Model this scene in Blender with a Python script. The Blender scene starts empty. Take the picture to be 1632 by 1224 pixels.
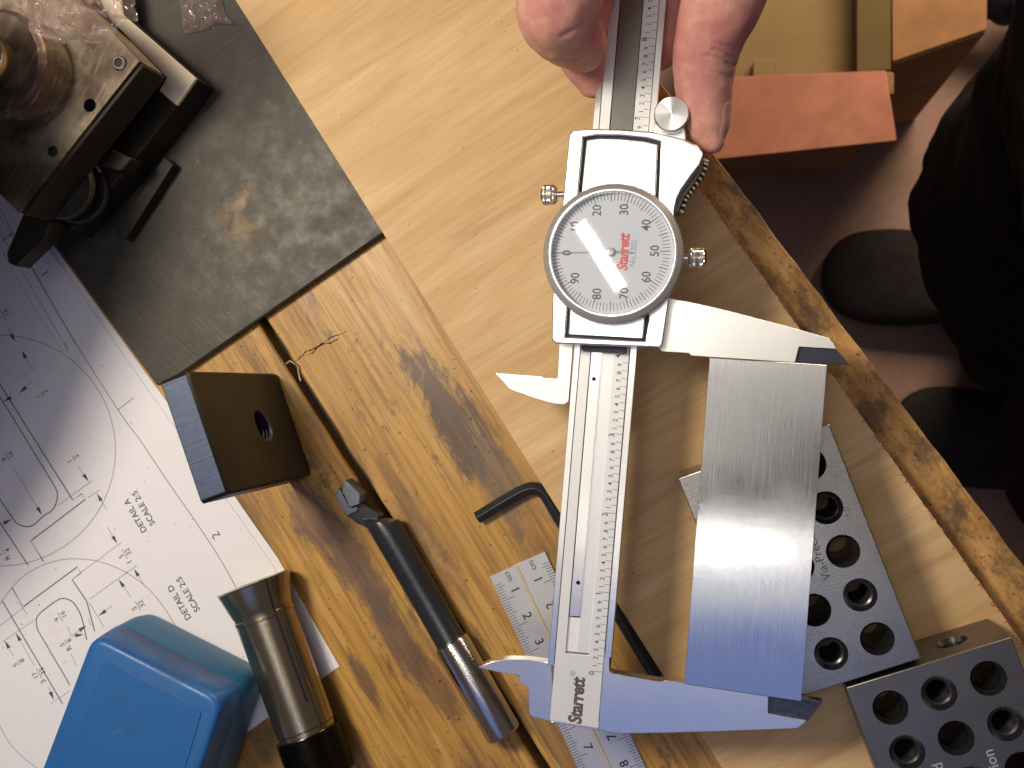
import bpy, bmesh, math, random
from mathutils import Vector, Matrix, noise
from mathutils.geometry import tessellate_polygon, delaunay_2d_cdt
random.seed(7)
SC = bpy.context.scene
C = SC.collection
MM = 0.001
# ------------------------------------------------------------------ camera
HC, F, PX, PY = 360.0, 1685.0, 816.0, 612.0      # camera height over the bench (mm), focal length and centre (photo pixels)
TH = math.atan((1115 - PX) / F)                  # the camera leans: the point straight below it shows at x = 1115
cam = bpy.data.cameras.new('camera'); camo = bpy.data.objects.new('camera', cam); C.objects.link(camo)
cam.sensor_width = 36; cam.lens = 36 * F / 1632; cam.clip_start = 0.01; cam.clip_end = 50
camo.location = (0, 0, HC * MM); camo.rotation_euler = (0, TH, 0)
cam.dof.use_dof = True; cam.dof.focus_distance = 0.325; cam.dof.aperture_fstop = 30
SC.camera = camo
SC.view_settings.view_transform = 'Standard'; SC.view_settings.look = 'None'
SC.view_settings.exposure = 0.0; SC.view_settings.gamma = 1
# ------------------------------------------------------------------ world and lamps (indoor workshop)
w = bpy.data.worlds.new('World'); SC.world = w; w.use_nodes = True
w.node_tree.nodes['Background'].inputs[0].default_value = (1.0, 0.78, 0.76, 1)
w.node_tree.nodes['Background'].inputs[1].default_value = 0.10
def lamp(name, loc, size, rad, col, tgt=None, shape='RECTANGLE', spread=180):
    l = bpy.data.lights.new(name, 'AREA'); l.shape = shape; l.size = size[0] * MM; l.size_y = size[1] * MM
    a = size[0] * size[1] * 1e-6 * (math.pi / 4 if shape == 'ELLIPSE' else 1)
    l.energy = rad * math.pi * a; l.color = col; l.spread = math.radians(spread)
    o = bpy.data.objects.new(name, l); C.objects.link(o); o.location = Vector(loc) * MM
    if tgt is not None:
        o.rotation_euler = (Vector(tgt) - Vector(loc)).to_track_quat('-Z', 'Y').to_euler()
    return o
lamp('bench_lamp', (-262, 118, 440), (115, 115), 66.0, (1.0, .875, .69), (-60, 0, 0), 'ELLIPSE')
lamp('shop_light', (-10, 175, 900), (380, 290), 1.45, (1.0, .96, .90))
lamp('ceiling_light', (-190, -70, 905), (260, 240), 1.15, (1.0, .95, .86))
lamp('ceiling_glow_right', (185, -8, 910), (150, 66), 0.5, (1.0, .96, .92))
lamp('ceiling_glow', (25, -34, 910), (150, 115), 0.55, (1.0, .96, .92))
lamp('tube_light', (40, -174, 900), (330, 42), 1.75, (1.0, .97, .95))
lamp('tube_glow', (40, -222, 902), (330, 50), .85, (.86, .90, 1.0))
lamp('small_bulb', (26, -172, 895), (26, 18), 30, (1.0, .98, .95), shape='ELLIPSE')
lamp('skylight', (-30, -606, 930), (560, 700), 0.60, (.17, .33, .90), (-30, -560, 0))
lamp('strip_lamp', (-114, 137, 893), (25, 142), 20, (1.0, .98, .97))
bpy.data.objects['strip_lamp'].rotation_euler = (0, 0, math.radians(32))
lamp('window', (-950, -520, 330), (700, 500), .24, (.22, .36, 1.0), (-150, -60, 20))
lamp('floor_fill', (420, 900, -70), (500, 420), 21.0, (1.0, .76, .55), (230, 80, -900))  # unseen lamp added below bench level to brighten the floor

# ------------------------------------------------------------------ helpers
def U(px, py, z=0.0):
    "pixel of the photograph -> point at height z (mm)"
    a, b = (px - PX) / F, -(py - PY) / F
    dx = a * math.cos(TH) - math.sin(TH); dz = -a * math.sin(TH) - math.cos(TH)
    k = (z - HC) / dz
    return Vector((dx * k, b * k, z))
def S(z): return F / (HC - z)        # pixels per mm at height z
def lerp(a, b, t): return a + (b - a) * t

def thing(name, label, cat, loc=(0, 0, 0), group=None):
    o = bpy.data.objects.new(name, None); C.objects.link(o); o.empty_display_size = .01
    o.location = Vector(loc) * MM; o['label'] = label; o['category'] = cat
    if group: o['group'] = group
    return o
def root_of(o):
    v = Vector((0, 0, 0))
    while o is not None: v += o.location; o = o.parent
    return v
def tag(o, label=None, cat=None, group=None, kind=None):
    if label: o['label'] = label
    if cat: o['category'] = cat
    if group: o['group'] = group
    if kind: o['kind'] = kind
    return o

def cdt(loops):
    "triangles of a planar outline with holes (3D loops)"
    P = [Vector(p) for l in loops for p in l]; o = P[0]; nn = Vector((0, 0, 0)); l0 = [Vector(p) for p in loops[0]]
    for i in range(len(l0)): nn += (l0[i] - o).cross(l0[(i + 1) % len(l0)] - o)
    nn.normalize(); ux = (l0[1] - l0[0]).normalized(); uy = nn.cross(ux)
    v2 = [Vector(((p - o).dot(ux), (p - o).dot(uy))) for p in P]; ed = []; k = 0
    for l in loops: ed += [(k + i, k + (i + 1) % len(l)) for i in range(len(l))]; k += len(l)
    vo, _, fo, ov, _, _ = delaunay_2d_cdt(v2, ed, [], 0, 1e-5)
    idx = [x[0] for x in ov]; out = []
    pl = []; k = 0
    for l in loops: pl.append([v2[k + i] for i in range(len(l))]); k += len(l)
    def inside(p, poly):
        c = False; j = len(poly) - 1
        for i in range(len(poly)):
            a, b = poly[i], poly[j]
            if (a.y > p.y) != (b.y > p.y) and p.x < (b.x - a.x) * (p.y - a.y) / (b.y - a.y) + a.x: c = not c
            j = i
        return c
    for f in fo:
        t = tuple(idx[i] for i in f); c = (v2[t[0]] + v2[t[1]] + v2[t[2]]) / 3
        if inside(c, pl[0]) and not any(inside(c, h) for h in pl[1:]): out.append(t)
    return out

class MB:
    def __init__(s): s.v = []; s.f = []; s.m = []; s.cur = 0
    def add(s, vs, fs):
        n = len(s.v); s.v += [tuple(v) for v in vs]; s.f += [tuple(n + i for i in f) for f in fs]; s.m += [s.cur] * len(fs)
        return s
    def poly(s, outer, holes=(), flip=False):
        loops = [outer] + list(holes)
        vs = [p for l in loops for p in l]
        if holes: tris = cdt(loops)
        else: tris = tessellate_polygon([[Vector(p) for p in l] for l in loops])
        nrm = Vector((0, 0, 0))
        for i in range(len(outer)):
            a, b = Vector(outer[i]), Vector(outer[(i + 1) % len(outer)]); nrm += a.cross(b)
        fs = []
        for t in tris:
            a, b, c = (Vector(vs[i]) for i in t)
            if (b - a).cross(c - a).dot(nrm) < 0: t = t[::-1]
            fs.append(tuple(t[::-1]) if flip else tuple(t))
        return s.add(vs, fs)
    def prism(s, top, bot, holes_top=(), holes_bot=()):
        "top and bot: lists of 3D points (counter-clockwise seen from above); holes likewise"
        a = sum(top[i][0] * top[(i + 1) % len(top)][1] - top[(i + 1) % len(top)][0] * top[i][1] for i in range(len(top)))
        if a < 0: top = top[::-1]; bot = bot[::-1]
        s.poly(top, holes_top); s.poly(bot, holes_bot, flip=True)
        n = len(top)
        s.add(list(top) + list(bot), [(i, i + n, (i + 1) % n + n, (i + 1) % n) for i in range(n)])
        for ht, hb in zip(holes_top, holes_bot):
            a = sum(ht[i][0] * ht[(i + 1) % len(ht)][1] - ht[(i + 1) % len(ht)][0] * ht[i][1] for i in range(len(ht)))
            n = len(ht)
            q = [(i, (i + 1) % n, (i + 1) % n + n, i + n) for i in range(n)]
            if a < 0: q = [x[::-1] for x in q]
            s.add(list(ht) + list(hb), q)
        return s
    def px(s, pts, zt, zb, holes=()):
        "prism traced at height zt, dropped straight down to zb"
        top = [U(x, y, zt) for x, y in pts]; bot = [Vector((p.x, p.y, zb)) for p in top]
        return s.prism(top, bot, holes, [[(p[0], p[1], zb) for p in h] for h in holes])
    def box(s, c, ex, ey, ez):
        c, ex, ey, ez = Vector(c), Vector(ex), Vector(ey), Vector(ez)
        vs = [c + ex * a + ey * b + ez * d for d in (-1, 1) for b in (-1, 1) for a in (-1, 1)]
        return s.add(vs, [(0, 2, 3, 1), (4, 5, 7, 6), (0, 1, 5, 4), (2, 6, 7, 3), (0, 4, 6, 2), (1, 3, 7, 5)])
    def rev(s, p0, p1, prof, n=48, caps=True, mod=None, sx=1.0):
        p0, p1 = Vector(p0), Vector(p1); ax = (p1 - p0).normalized()
        up = Vector((0, 0, 1)) if abs(ax.z) < .9 else Vector((0, 1, 0))
        a = ax.cross(up).normalized(); b = ax.cross(a).normalized()
        vs = []; fs = []
        for k, (t, r) in enumerate(prof):
            for i in range(n):
                ph = 2 * math.pi * i / n; rr = r * (1 + (mod(t, ph) if mod else 0))
                vs.append(p0 + ax * t + a * (rr * math.cos(ph)) + b * (rr * math.sin(ph)))
        for k in range(len(prof) - 1):
            for i in range(n):
                j = (i + 1) % n
                fs.append((k * n + i, (k + 1) * n + i, (k + 1) * n + j, k * n + j))
        if caps:
            fs.append(tuple(range(n))); fs.append(tuple(range((len(prof) - 1) * n, len(prof) * n))[::-1])
        return s.add(vs, fs)
    def sweep(s, pts, rad, n=16, closed=True, flat=1.0, phase=0.0, upv=(0, 0, 1)):
        pts = [Vector(p) for p in pts]; vs = []; fs = []; m = len(pts)
        for k, p in enumerate(pts):
            d = (pts[min(k + 1, m - 1)] - pts[max(k - 1, 0)]).normalized()
            a = d.cross(Vector(upv))
            if a.length < .05: a = d.cross(Vector((0, 1, 0)))
            a.normalize(); b = a.cross(d).normalized()
            r = rad[k] if hasattr(rad, '__len__') else rad
            for i in range(n):
                ph = 2 * math.pi * i / n + phase
                vs.append(p + a * (r * math.cos(ph)) + b * (r * flat * math.sin(ph)))
        for k in range(m - 1):
            for i in range(n):
                j = (i + 1) % n; fs.append((k * n + i, k * n + j, (k + 1) * n + j, (k + 1) * n + i))
        if closed: fs.append(tuple(range(n))[::-1]); fs.append(tuple(range((m - 1) * n, m * n)))
        return s.add(vs, fs)
    def sphere(s, c, r, n=20, m=12, sc=(1, 1, 1)):
        c = Vector(c); vs = []; fs = []
        for k in range(m + 1):
            th = math.pi * k / m
            for i in range(n):
                ph = 2 * math.pi * i / n
                vs.append(c + Vector((r * sc[0] * math.sin(th) * math.cos(ph), r * sc[1] * math.sin(th) * math.sin(ph), r * sc[2] * math.cos(th))))
        for k in range(m):
            for i in range(n):
                j = (i + 1) % n; fs.append((k * n + i, (k + 1) * n + i, (k + 1) * n + j, k * n + j))
        return s.add(vs, fs)
    def ribbon(s, pts, wd):
        "flat line of width wd (mm) through 3D points"
        pts = [Vector(p) for p in pts]; vs = []; m = len(pts)
        for k, p in enumerate(pts):
            d = pts[min(k + 1, m - 1)] - pts[max(k - 1, 0)]; d.z = 0
            if d.length < 1e-6: d = Vector((1, 0, 0))
            d.normalize(); nn = Vector((-d.y, d.x, 0)) * (wd / 2)
            vs += [p + nn, p - nn]
        return s.add(vs, [(2 * k, 2 * k + 1, 2 * k + 3, 2 * k + 2) for k in range(m - 1)])
    def build(s, name, mat, parent=None, bevel=0, seg=2, smooth=35, recalc=False, ang=35):
        org = root_of(parent) / MM if parent else Vector((0, 0, 0))
        me = bpy.data.meshes.new(name)
        me.from_pydata([((v[0] - org.x) * MM, (v[1] - org.y) * MM, (v[2] - org.z) * MM) for v in s.v], [], s.f)
        mats = mat if isinstance(mat, (list, tuple)) else [mat]
        for m_ in mats: me.materials.append(m_)
        if len(mats) > 1: me.polygons.foreach_set('material_index', s.m)
        bm = bmesh.new(); bm.from_mesh(me); bmesh.ops.remove_doubles(bm, verts=bm.verts, dist=1e-6)
        if recalc: bmesh.ops.recalc_face_normals(bm, faces=bm.faces)
        bm.to_mesh(me); bm.free(); me.validate()
        if smooth:
            me.polygons.foreach_set('use_smooth', [True] * len(me.polygons)); me.set_sharp_from_angle(angle=math.radians(smooth))
        o = bpy.data.objects.new(name, me); C.objects.link(o)
        if parent: o.parent = parent
        if bevel:
            b = o.modifiers.new('bevel', 'BEVEL'); b.width = bevel * MM; b.segments = seg; b.limit_method = 'ANGLE'; b.angle_limit = math.radians(ang)
            b.harden_normals = False
        return o

def rounded(pts, r, n=5):
    "round the corners of a 2D polygon"
    out = []; m = len(pts)
    for i in range(m):
        p = Vector(pts[i]); a = Vector(pts[i - 1]) - p; b = Vector(pts[(i + 1) % m]) - p
        rr = r[i] if hasattr(r, '__len__') else r
        rr = min(rr, a.length * .45, b.length * .45)
        if rr <= 0: out.append(tuple(p)); continue
        a = p + a.normalized() * rr; b = p + b.normalized() * rr
        for k in range(n + 1):
            t = k / n; out.append(tuple(a * (1 - t) ** 2 + p * 2 * t * (1 - t) + b * t * t))
    return out
def spline(pts, n=6):
    P = [Vector(p) for p in pts]; out = []
    for i in range(len(P) - 1):
        a, b, c, d = P[max(i - 1, 0)], P[i], P[i + 1], P[min(i + 2, len(P) - 1)]
        for k in range(n):
            t = k / n
            out.append(.5 * ((2 * b) + (c - a) * t + (2 * a - 5 * b + 4 * c - d) * t * t + (3 * b - a - 3 * c + d) * t ** 3))
    out.append(P[-1]); return out
def circ(c, r, z, n=40): return [(c[0] + r * math.cos(2 * math.pi * i / n), c[1] + r * math.sin(2 * math.pi * i / n), z) for i in range(n)]

_tx = {}
def glyphs(txt, bold=0.0, shear=0.0, space=1.0):
    k = (txt, bold, shear, space)
    if k not in _tx:
        cu = bpy.data.curves.new('lettering', 'FONT'); cu.body = txt; cu.size = 1; cu.align_x = 'CENTER'; cu.align_y = 'CENTER'
        cu.offset = bold; cu.shear = shear; cu.space_character = space; cu.resolution_u = 3
        o = bpy.data.objects.new('lettering', cu); C.objects.link(o)
        dg = bpy.context.evaluated_depsgraph_get(); me = o.evaluated_get(dg).to_mesh()
        _tx[k] = ([tuple(v.co) for v in me.vertices], [tuple(p.vertices) for p in me.polygons])
        bpy.data.objects.remove(o); bpy.data.curves.remove(cu)
    return _tx[k]
def text(mb, txt, c, size, ang, bold=0.0, sx=1.0, zf=None, space=1.0, shear=0.0):
    "lettering lying flat, centred on c, size = cap height*1.4 in mm, ang in degrees"
    vs, fs = glyphs(txt, bold, shear, space); ca, sa = math.cos(math.radians(ang)), math.sin(math.radians(ang)); c = Vector(c)
    out = []
    for x, y, _ in vs:
        x *= size * sx; y *= size
        out.append((c.x + x * ca - y * sa, c.y + x * sa + y * ca, c.z))
    mb.add(out, fs)

# ------------------------------------------------------------------ materials
class N:
    def __init__(s, name):
        s.m = bpy.data.materials.new(name); s.m.use_nodes = True; s.t = s.m.node_tree; s.t.nodes.clear()
        s.out = s.t.nodes.new('ShaderNodeOutputMaterial'); s.p = s.t.nodes.new('ShaderNodeBsdfPrincipled')
        s.t.links.new(s.p.outputs[0], s.out.inputs[0])
    def n(s, typ, ins=None, **kw):
        x = s.t.nodes.new('ShaderNode' + typ)
        for k, v in kw.items(): setattr(x, k, v)
        for k, v in (ins or {}).items():
            if isinstance(v, bpy.types.NodeSocket): s.t.links.new(v, x.inputs[k])
            else: x.inputs[k].default_value = v
        return x
    def pos(s, ang=0.0, sc=(1, 1, 1), off=(0, 0, 0)):
        g = s.n('NewGeometry')
        a = s.n('Mapping', {'Vector': g.outputs['Position'], 'Rotation': (0, 0, math.radians(-ang)), 'Location': off})
        return s.n('Mapping', {'Vector': a.outputs[0], 'Scale': sc}).outputs[0]
    def noise(s, vec, scale, detail=4, rough=.55, dist=0):
        return s.n('TexNoise', {'Vector': vec, 'Scale': scale, 'Detail': detail, 'Roughness': rough, 'Distortion': dist}).outputs['Fac']
    def ramp(s, fac, stops, interp='LINEAR'):
        r = s.n('ValToRGB', {'Fac': fac}); r.color_ramp.interpolation = interp
        e = r.color_ramp.elements
        while len(e) < len(stops): e.new(.5)
        for x, (p, c) in zip(e, stops):
            x.position = p; x.color = (c, c, c, 1) if not hasattr(c, '__len__') else (*c, 1)
        return r.outputs[0]
    def mix(s, fac, a, b, mode='MIX'):
        x = s.n('Mix', data_type='RGBA', blend_type=mode)
        for i, v in ((0, fac), (6, a), (7, b)):
            if isinstance(v, bpy.types.NodeSocket): s.t.links.new(v, x.inputs[i])
            else: x.inputs[i].default_value = v if i == 0 else (*v, 1)
        return x.outputs[2]
    def math(s, op, a, b=0.0):
        return s.n('Math', {0: a, 1: b}, operation=op).outputs[0]
    def bump(s, h, strength=.3, dist=.0002, nrm=None):
        b = s.n('Bump', {'Height': h, 'Strength': strength, 'Distance': dist})
        if nrm is not None: s.t.links.new(nrm, b.inputs['Normal'])
        return b.outputs[0]
    def set(s, **kw):
        names = dict(base='Base Color', rough='Roughness', metal='Metallic', nrm='Normal', coat='Coat Weight', coatr='Coat Roughness', spec='Specular IOR Level', trans='Transmission Weight', ior='IOR', alpha='Alpha', sss='Subsurface Weight', sssr='Subsurface Radius', ssss='Subsurface Scale', sheen='Sheen Weight', aniso='Anisotropic')
        for k, v in kw.items():
            i = s.p.inputs[names[k]]
            if isinstance(v, bpy.types.NodeSocket): s.t.links.new(v, i)
            elif hasattr(v, '__len__') and len(v) == 3 and k == 'base': i.default_value = (*v, 1)
            else: i.default_value = v
        return s.m

def plain(name, base, rough=.5, metal=0.0, var=.12, scale=400, bump=.12, spec=.5, coat=0.0, bdist=.0001):
    m = N(name); v = m.pos(); f = m.noise(v, scale, 5); g = m.noise(v, scale * .12, 3)
    c = m.mix(m.ramp(f, [(.3, 0.0), (.7, 1.0)]), tuple(x * (1 - var) for x in base), tuple(min(1, x * (1 + var)) for x in base))
    c = m.mix(m.ramp(g, [(.35, .0), (.7, .5)]), c, tuple(x * (1 - var * 1.6) for x in base))
    rr = m.ramp(g, [(.3, max(.03, rough * .85)), (.7, min(1, rough * 1.2))])
    return m.set(base=c, rough=rr, metal=metal, nrm=m.bump(f, bump, bdist), spec=spec, coat=coat)

def metal(name, base, rough, ang=0, zs=1, stretch=(400, 8000), bump=.12, var=.06, met=1.0, blot=.1, spots=0, bd=.00003):
    "brushed metal: scratches run along ang"
    m = N(name); v = m.pos(ang, (stretch[0] / 1000, stretch[1] / 1000, zs)); f = m.noise(v, 1000, 4, .6)
    g = m.noise(m.pos(), 55, 4)
    c = m.mix(f, tuple(x * (1 - var) for x in base), tuple(min(1, x * (1 + var)) for x in base))
    c = m.mix(m.ramp(g, [(.4, 0.0), (.75, blot)]), c, tuple(x * .55 for x in base))
    if spots:
        h = m.noise(m.pos(), 900, 2); c = m.mix(m.ramp(h, [(.70, 0.0), (.74, spots)]), c, (.03, .025, .02))
    rr = m.math('ADD', m.math('MULTIPLY', f, .10), m.math('ADD', m.math('MULTIPLY', g, .12), rough - .11))
    return m.set(base=c, rough=rr, metal=met, nrm=m.bump(f, bump, bd))

def stain(m, px, py, ln, wd, ang, soft=.18, wob=.75, sc=85):
    "mask of a stain with a ragged outline of its own, centred on a spot of the wood"
    p0 = U(px, py, 0) * MM; g = m.n('NewGeometry').outputs['Position']
    v = m.n('VectorMath', {0: g, 1: (p0.x, p0.y, 0)}, operation='SUBTRACT').outputs[0]
    v = m.n('Mapping', {'Vector': v, 'Rotation': (0, 0, math.radians(-ang))}).outputs[0]
    v = m.n('Mapping', {'Vector': v, 'Scale': (1000 / ln, 1000 / wd, 0)}).outputs[0]
    d = m.n('VectorMath', {0: v}, operation='LENGTH').outputs['Value']
    nz = m.noise(m.pos(ang, (.3, 1, 1), (px * .001, 0, 0)), sc, 8, .78, .5)
    d = m.math('ADD', d, m.math('MULTIPLY', m.math('SUBTRACT', nz, .5), wob * 4))
    return m.ramp(d, [(max(0, .8 - soft), 1.0), (.95, 0.0)])
def scuffed(name, base):
    m = N(name); a = m.noise(m.pos(), 90, 6, .7); sc = m.noise(m.pos(35, (.06, 1, 1)), 500, 3, .6); s2 = m.noise(m.pos(-50, (.05, 1, 1), (.3, 0, 0)), 420, 3, .6)
    c = m.mix(m.ramp(a, [(.52, 0.0), (.68, .35)]), base, tuple(x * .45 + .01 for x in base))
    k = m.math('MAXIMUM', m.ramp(sc, [(.70, 0.0), (.73, .5)]), m.ramp(s2, [(.72, 0.0), (.75, .45)]))
    c = m.mix(k, c, (.16, .28, .42)); d = m.noise(m.pos(), 1300, 1, .3); c = m.mix(m.ramp(d, [(.77, 0.0), (.79, .6)]), c, (.02, .03, .05))
    return m.set(base=c, rough=m.ramp(a, [(.3, .30), (.7, .52)]), nrm=m.bump(m.math('ADD', a, k), .15, .00015))
def sheet_paper():
    m = N('white_paper'); a = m.noise(m.pos(), 14, 4, .6); b = m.noise(m.pos(0, (1, 1, 1), (.2, .5, 0)), 60, 6, .7); d = m.noise(m.pos(), 700, 1, .3)
    c = m.mix(m.ramp(b, [(.60, 0.0), (.72, .35)]), (.75, .74, .795), (.60, .55, .50))
    c = m.mix(m.ramp(d, [(.785, 0.0), (.80, .6)]), c, (.3, .26, .22))
    return m.set(base=c, rough=.8, nrm=m.bump(a, .5, .0012))
def wood_bench():
    m = N('old_bench_wood'); A = -57.2
    g = m.noise(m.pos(A, (.10, 1, 1)), 120, 6, .62, .9)
    fine = m.noise(m.pos(A, (.035, 1, 1)), 620, 5, .6, .3)
    big = m.noise(m.pos(A, (.4, 1, 1)), 18, 4, .55)
    c = m.ramp(g, [(.25, (.25, .115, .022)), (.42, (.38, .195, .036)), (.56, (.48, .262, .056)), (.78, (.57, .36, .105))])
    c = m.mix(m.ramp(big, [(.35, 0.0), (.7, .55)]), c, (.52, .29, .07))
    c = m.mix(m.ramp(fine, [(.36, .55), (.53, 0.0)]), c, (.15, .065, .015))
    rake = m.noise(m.pos(A, (.02, 1, 1), (.3, .2, 0)), 300, 4, .6, .2)
    c = m.mix(m.math('MULTIPLY', m.ramp(rake, [(.60, 0.0), (.66, .85)]), m.ramp(big, [(.42, 0.0), (.6, 1.0)])), c, (.06, .035, .02))
    st = m.noise(m.pos(A, (.22, 1, 1), (.013, .02, 0)), 38, 6, .66, .5)
    c = m.mix(m.ramp(st, [(.53, 0.0), (.62, .65)]), c, (.13, .07, .04))
    sm = m.noise(m.pos(A, (.45, 1, 1), (.7, .4, 0)), 95, 7, .72, .4)
    c = m.mix(m.ramp(sm, [(.57, 0.0), (.63, .6)]), c, (.085, .055, .035))
    lt = m.noise(m.pos(A, (.5, 1, 1), (.2, .7, 0)), 48, 5, .6)
    c = m.mix(m.ramp(lt, [(.60, 0.0), (.74, .4)]), c, (.60, .40, .20))
    for (x, y, ln, wd, o, col) in ((720, 665, 34, 11, .88, (.070, .045, .038)), (800, 770, 24, 9, .7, (.13, .09, .07)), (560, 890, 34, 8, .75, (.10, .06, .055)), (630, 1010, 26, 6, .75, (.11, .07, .05)),
                                   (500, 830, 16, 9, .55, (.10, .06, .07)), (580, 1080, 14, 4, .7, (.10, .06, .04)), (690, 1090, 16, 5, .6, (.12, .06, .03)), (430, 1190, 10, 8, .6, (.12, .08, .04)), (880, 1170, 22, 5, .5, (.12, .07, .04)), (470, 620, 26, 2.5, .5, (.12, .07, .04))):
        c = m.mix(m.math('MULTIPLY', stain(m, x, y, ln, wd, A), o), c, col)
    sp = m.noise(m.pos(), 620, 1, .4); sp2 = m.noise(m.pos(), 30, 2)
    c = m.mix(m.math('MULTIPLY', m.ramp(sp, [(.715, 0.0), (.75, 1.0)]), m.ramp(sp2, [(.35, .2), (.6, 1.0)])), c, (.025, .018, .012))
    nr = m.bump(fine, .35, .0003)
    return m.set(base=c, rough=m.ramp(st, [(.3, .34), (.7, .6)]), nrm=nr, spec=.42)
def wood_strip():
    m = N('grimy_front_board_wood'); A = -53
    g = m.noise(m.pos(A, (.28, 1, 1)), 120, 7, .68, 1.0); h = m.noise(m.pos(A, (.6, 1, 1), (.3, .3, 0)), 75, 6, .7)
    c = m.ramp(g, [(.26, (.13, .065, .022)), (.43, (.35, .185, .05)), (.6, (.54, .31, .105)), (.8, (.70, .47, .21))])
    c = m.mix(m.ramp(h, [(.48, 0.0), (.61, .8)]), c, (.07, .045, .027))
    k = m.noise(m.pos(), 500, 3); c = m.mix(m.ramp(k, [(.62, 0.0), (.68, .7)]), c, (.03, .02, .015))
    return m.set(base=c, rough=.55, nrm=m.bump(m.math('ADD', g, k), .6, .0006), spec=.35)
def ply_wood():
    m = N('pale_plywood'); A = 31.5
    wob = m.noise(m.pos(A, (.35, 1, 1)), 26, 5, .55, 1.2)
    band = m.noise(m.pos(A, (.10, 1, 1)), 85, 6, .6, 1.1)
    fine = m.noise(m.pos(A, (.07, 1, 1)), 620, 5, .62, .6)
    c = m.ramp(band, [(.25, (.45, .28, .125)), (.45, (.585, .395, .20)), (.60, (.655, .465, .255)), (.8, (.75, .565, .345))])
    c = m.mix(m.ramp(wob, [(.34, .6), (.60, 0.0)]), c, (.58, .36, .155))
    c = m.mix(m.ramp(fine, [(.34, .26), (.55, 0.0)]), c, (.36, .22, .10))
    sp = m.noise(m.pos(), 900, 1, .3)
    c = m.mix(m.ramp(sp, [(.79, 0.0), (.81, .85)]), c, (.05, .035, .02))
    return m.set(base=c, rough=.62, nrm=m.bump(fine, .2, .00012), spec=.3)
def skin_mat():
    m = N('skin'); a = m.noise(m.pos(), 60, 4); b = m.noise(m.pos(20, (1, .25, 1)), 1400, 4, .6); d = m.noise(m.pos(), 240, 5, .6)
    c = m.ramp(a, [(.3, (.50, .205, .185)), (.5, (.58, .285, .235)), (.7, (.66, .37, .275))])
    c = m.mix(m.ramp(d, [(.40, .35), (.62, 0.0)]), c, (.48, .15, .17))
    vo = m.n('TexVoronoi', {'Vector': m.pos(35, (1, .45, 1)), 'Scale': 900.0}, feature='DISTANCE_TO_EDGE').outputs['Distance']
    nr = m.bump(m.ramp(vo, [(0.0, 0.0), (.12, 1.0)]), .25, .00012); nr = m.bump(b, .25, .0001, nr); nr = m.bump(d, .4, .0004, nr)
    m.p.inputs['Subsurface Radius'].default_value = (1, .35, .2)
    return m.set(base=c, rough=.5, nrm=nr, sss=.18, ssss=.002, spec=.35)
def steel_plate():
    m = N('dark_steel_plate'); a = m.noise(m.pos(), 22, 6, .62); b = m.noise(m.pos(), 160, 6, .65); s = m.noise(m.pos(-40, (.15, 1, 1)), 700, 3)
    c = m.ramp(a, [(.3, (.020, .018, .015)), (.5, (.038, .035, .029)), (.72, (.066, .061, .049))])
    c = m.mix(m.ramp(b, [(.48, 0.0), (.72, .3)]), c, (.075, .069, .056))
    scr = m.noise(m.pos(28, (.03, 1, 1)), 500, 3, .6); c = m.mix(m.ramp(scr, [(.66, 0.0), (.72, .35)]), c, (.11, .10, .085))
    c = m.mix(m.ramp(b, [(.25, .5), (.4, 0.0)]), c, (.016, .016, .017))
    # the rust stain in the middle of the plate
    p0 = U(388, 338, 4) * MM
    g = m.n('NewGeometry').outputs['Position']; mp = m.n('Mapping', {'Vector': g, 'Location': (-p0.x, -p0.y, 0), 'Scale': (1, 1, 0)}, vector_type='POINT')
    ln = m.n('VectorMath', {0: mp.outputs[0]}, operation='LENGTH').outputs['Value']
    rust = m.math('MULTIPLY', m.ramp(m.math('MULTIPLY', ln, 60), [(.25, 1.0), (.85, 0.0)]), m.ramp(m.noise(m.pos(), 95, 6, .6), [(.50, 0.0), (.56, 1.0)]))
    c = m.mix(m.math('MULTIPLY', rust, .8), c, (.13, .082, .036))
    rs2 = m.ramp(m.noise(m.pos(0, (1, 1, 1), (.3, .1, 0)), 40, 6, .7), [(.64, 0.0), (.72, .5)])
    c = m.mix(rs2, c, (.10, .07, .04))
    sp = m.noise(m.pos(), 1500, 1, .3); c = m.mix(m.ramp(sp, [(.79, 0.0), (.81, .6)]), c, (.55, .52, .45))
    return m.set(base=c, rough=m.ramp(b, [(.3, .42), (.7, .62)]), metal=.2, nrm=m.bump(m.math('ADD', b, s), .3, .0002))
def holder_metal():
    m = N('oily_brown_steel'); a = m.noise(m.pos(), 38, 6, .62); b = m.noise(m.pos(), 220, 6, .65); s = m.noise(m.pos(60, (.1, 1, 1)), 600, 3)
    c = m.ramp(a, [(.32, (.050, .036, .028)), (.48, (.13, .10, .075)), (.62, (.31, .265, .195)), (.8, (.50, .45, .345))])
    c = m.mix(m.ramp(b, [(.5, 0.0), (.68, .6)]), c, (.09, .05, .035))
    c = m.mix(m.ramp(s, [(.55, 0.0), (.75, .35)]), c, (.55, .47, .35))
    return m.set(base=c, rough=m.ramp(b, [(.3, .32), (.7, .55)]), metal=.65, nrm=m.bump(m.math('ADD', b, s), .25, .00015))
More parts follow.
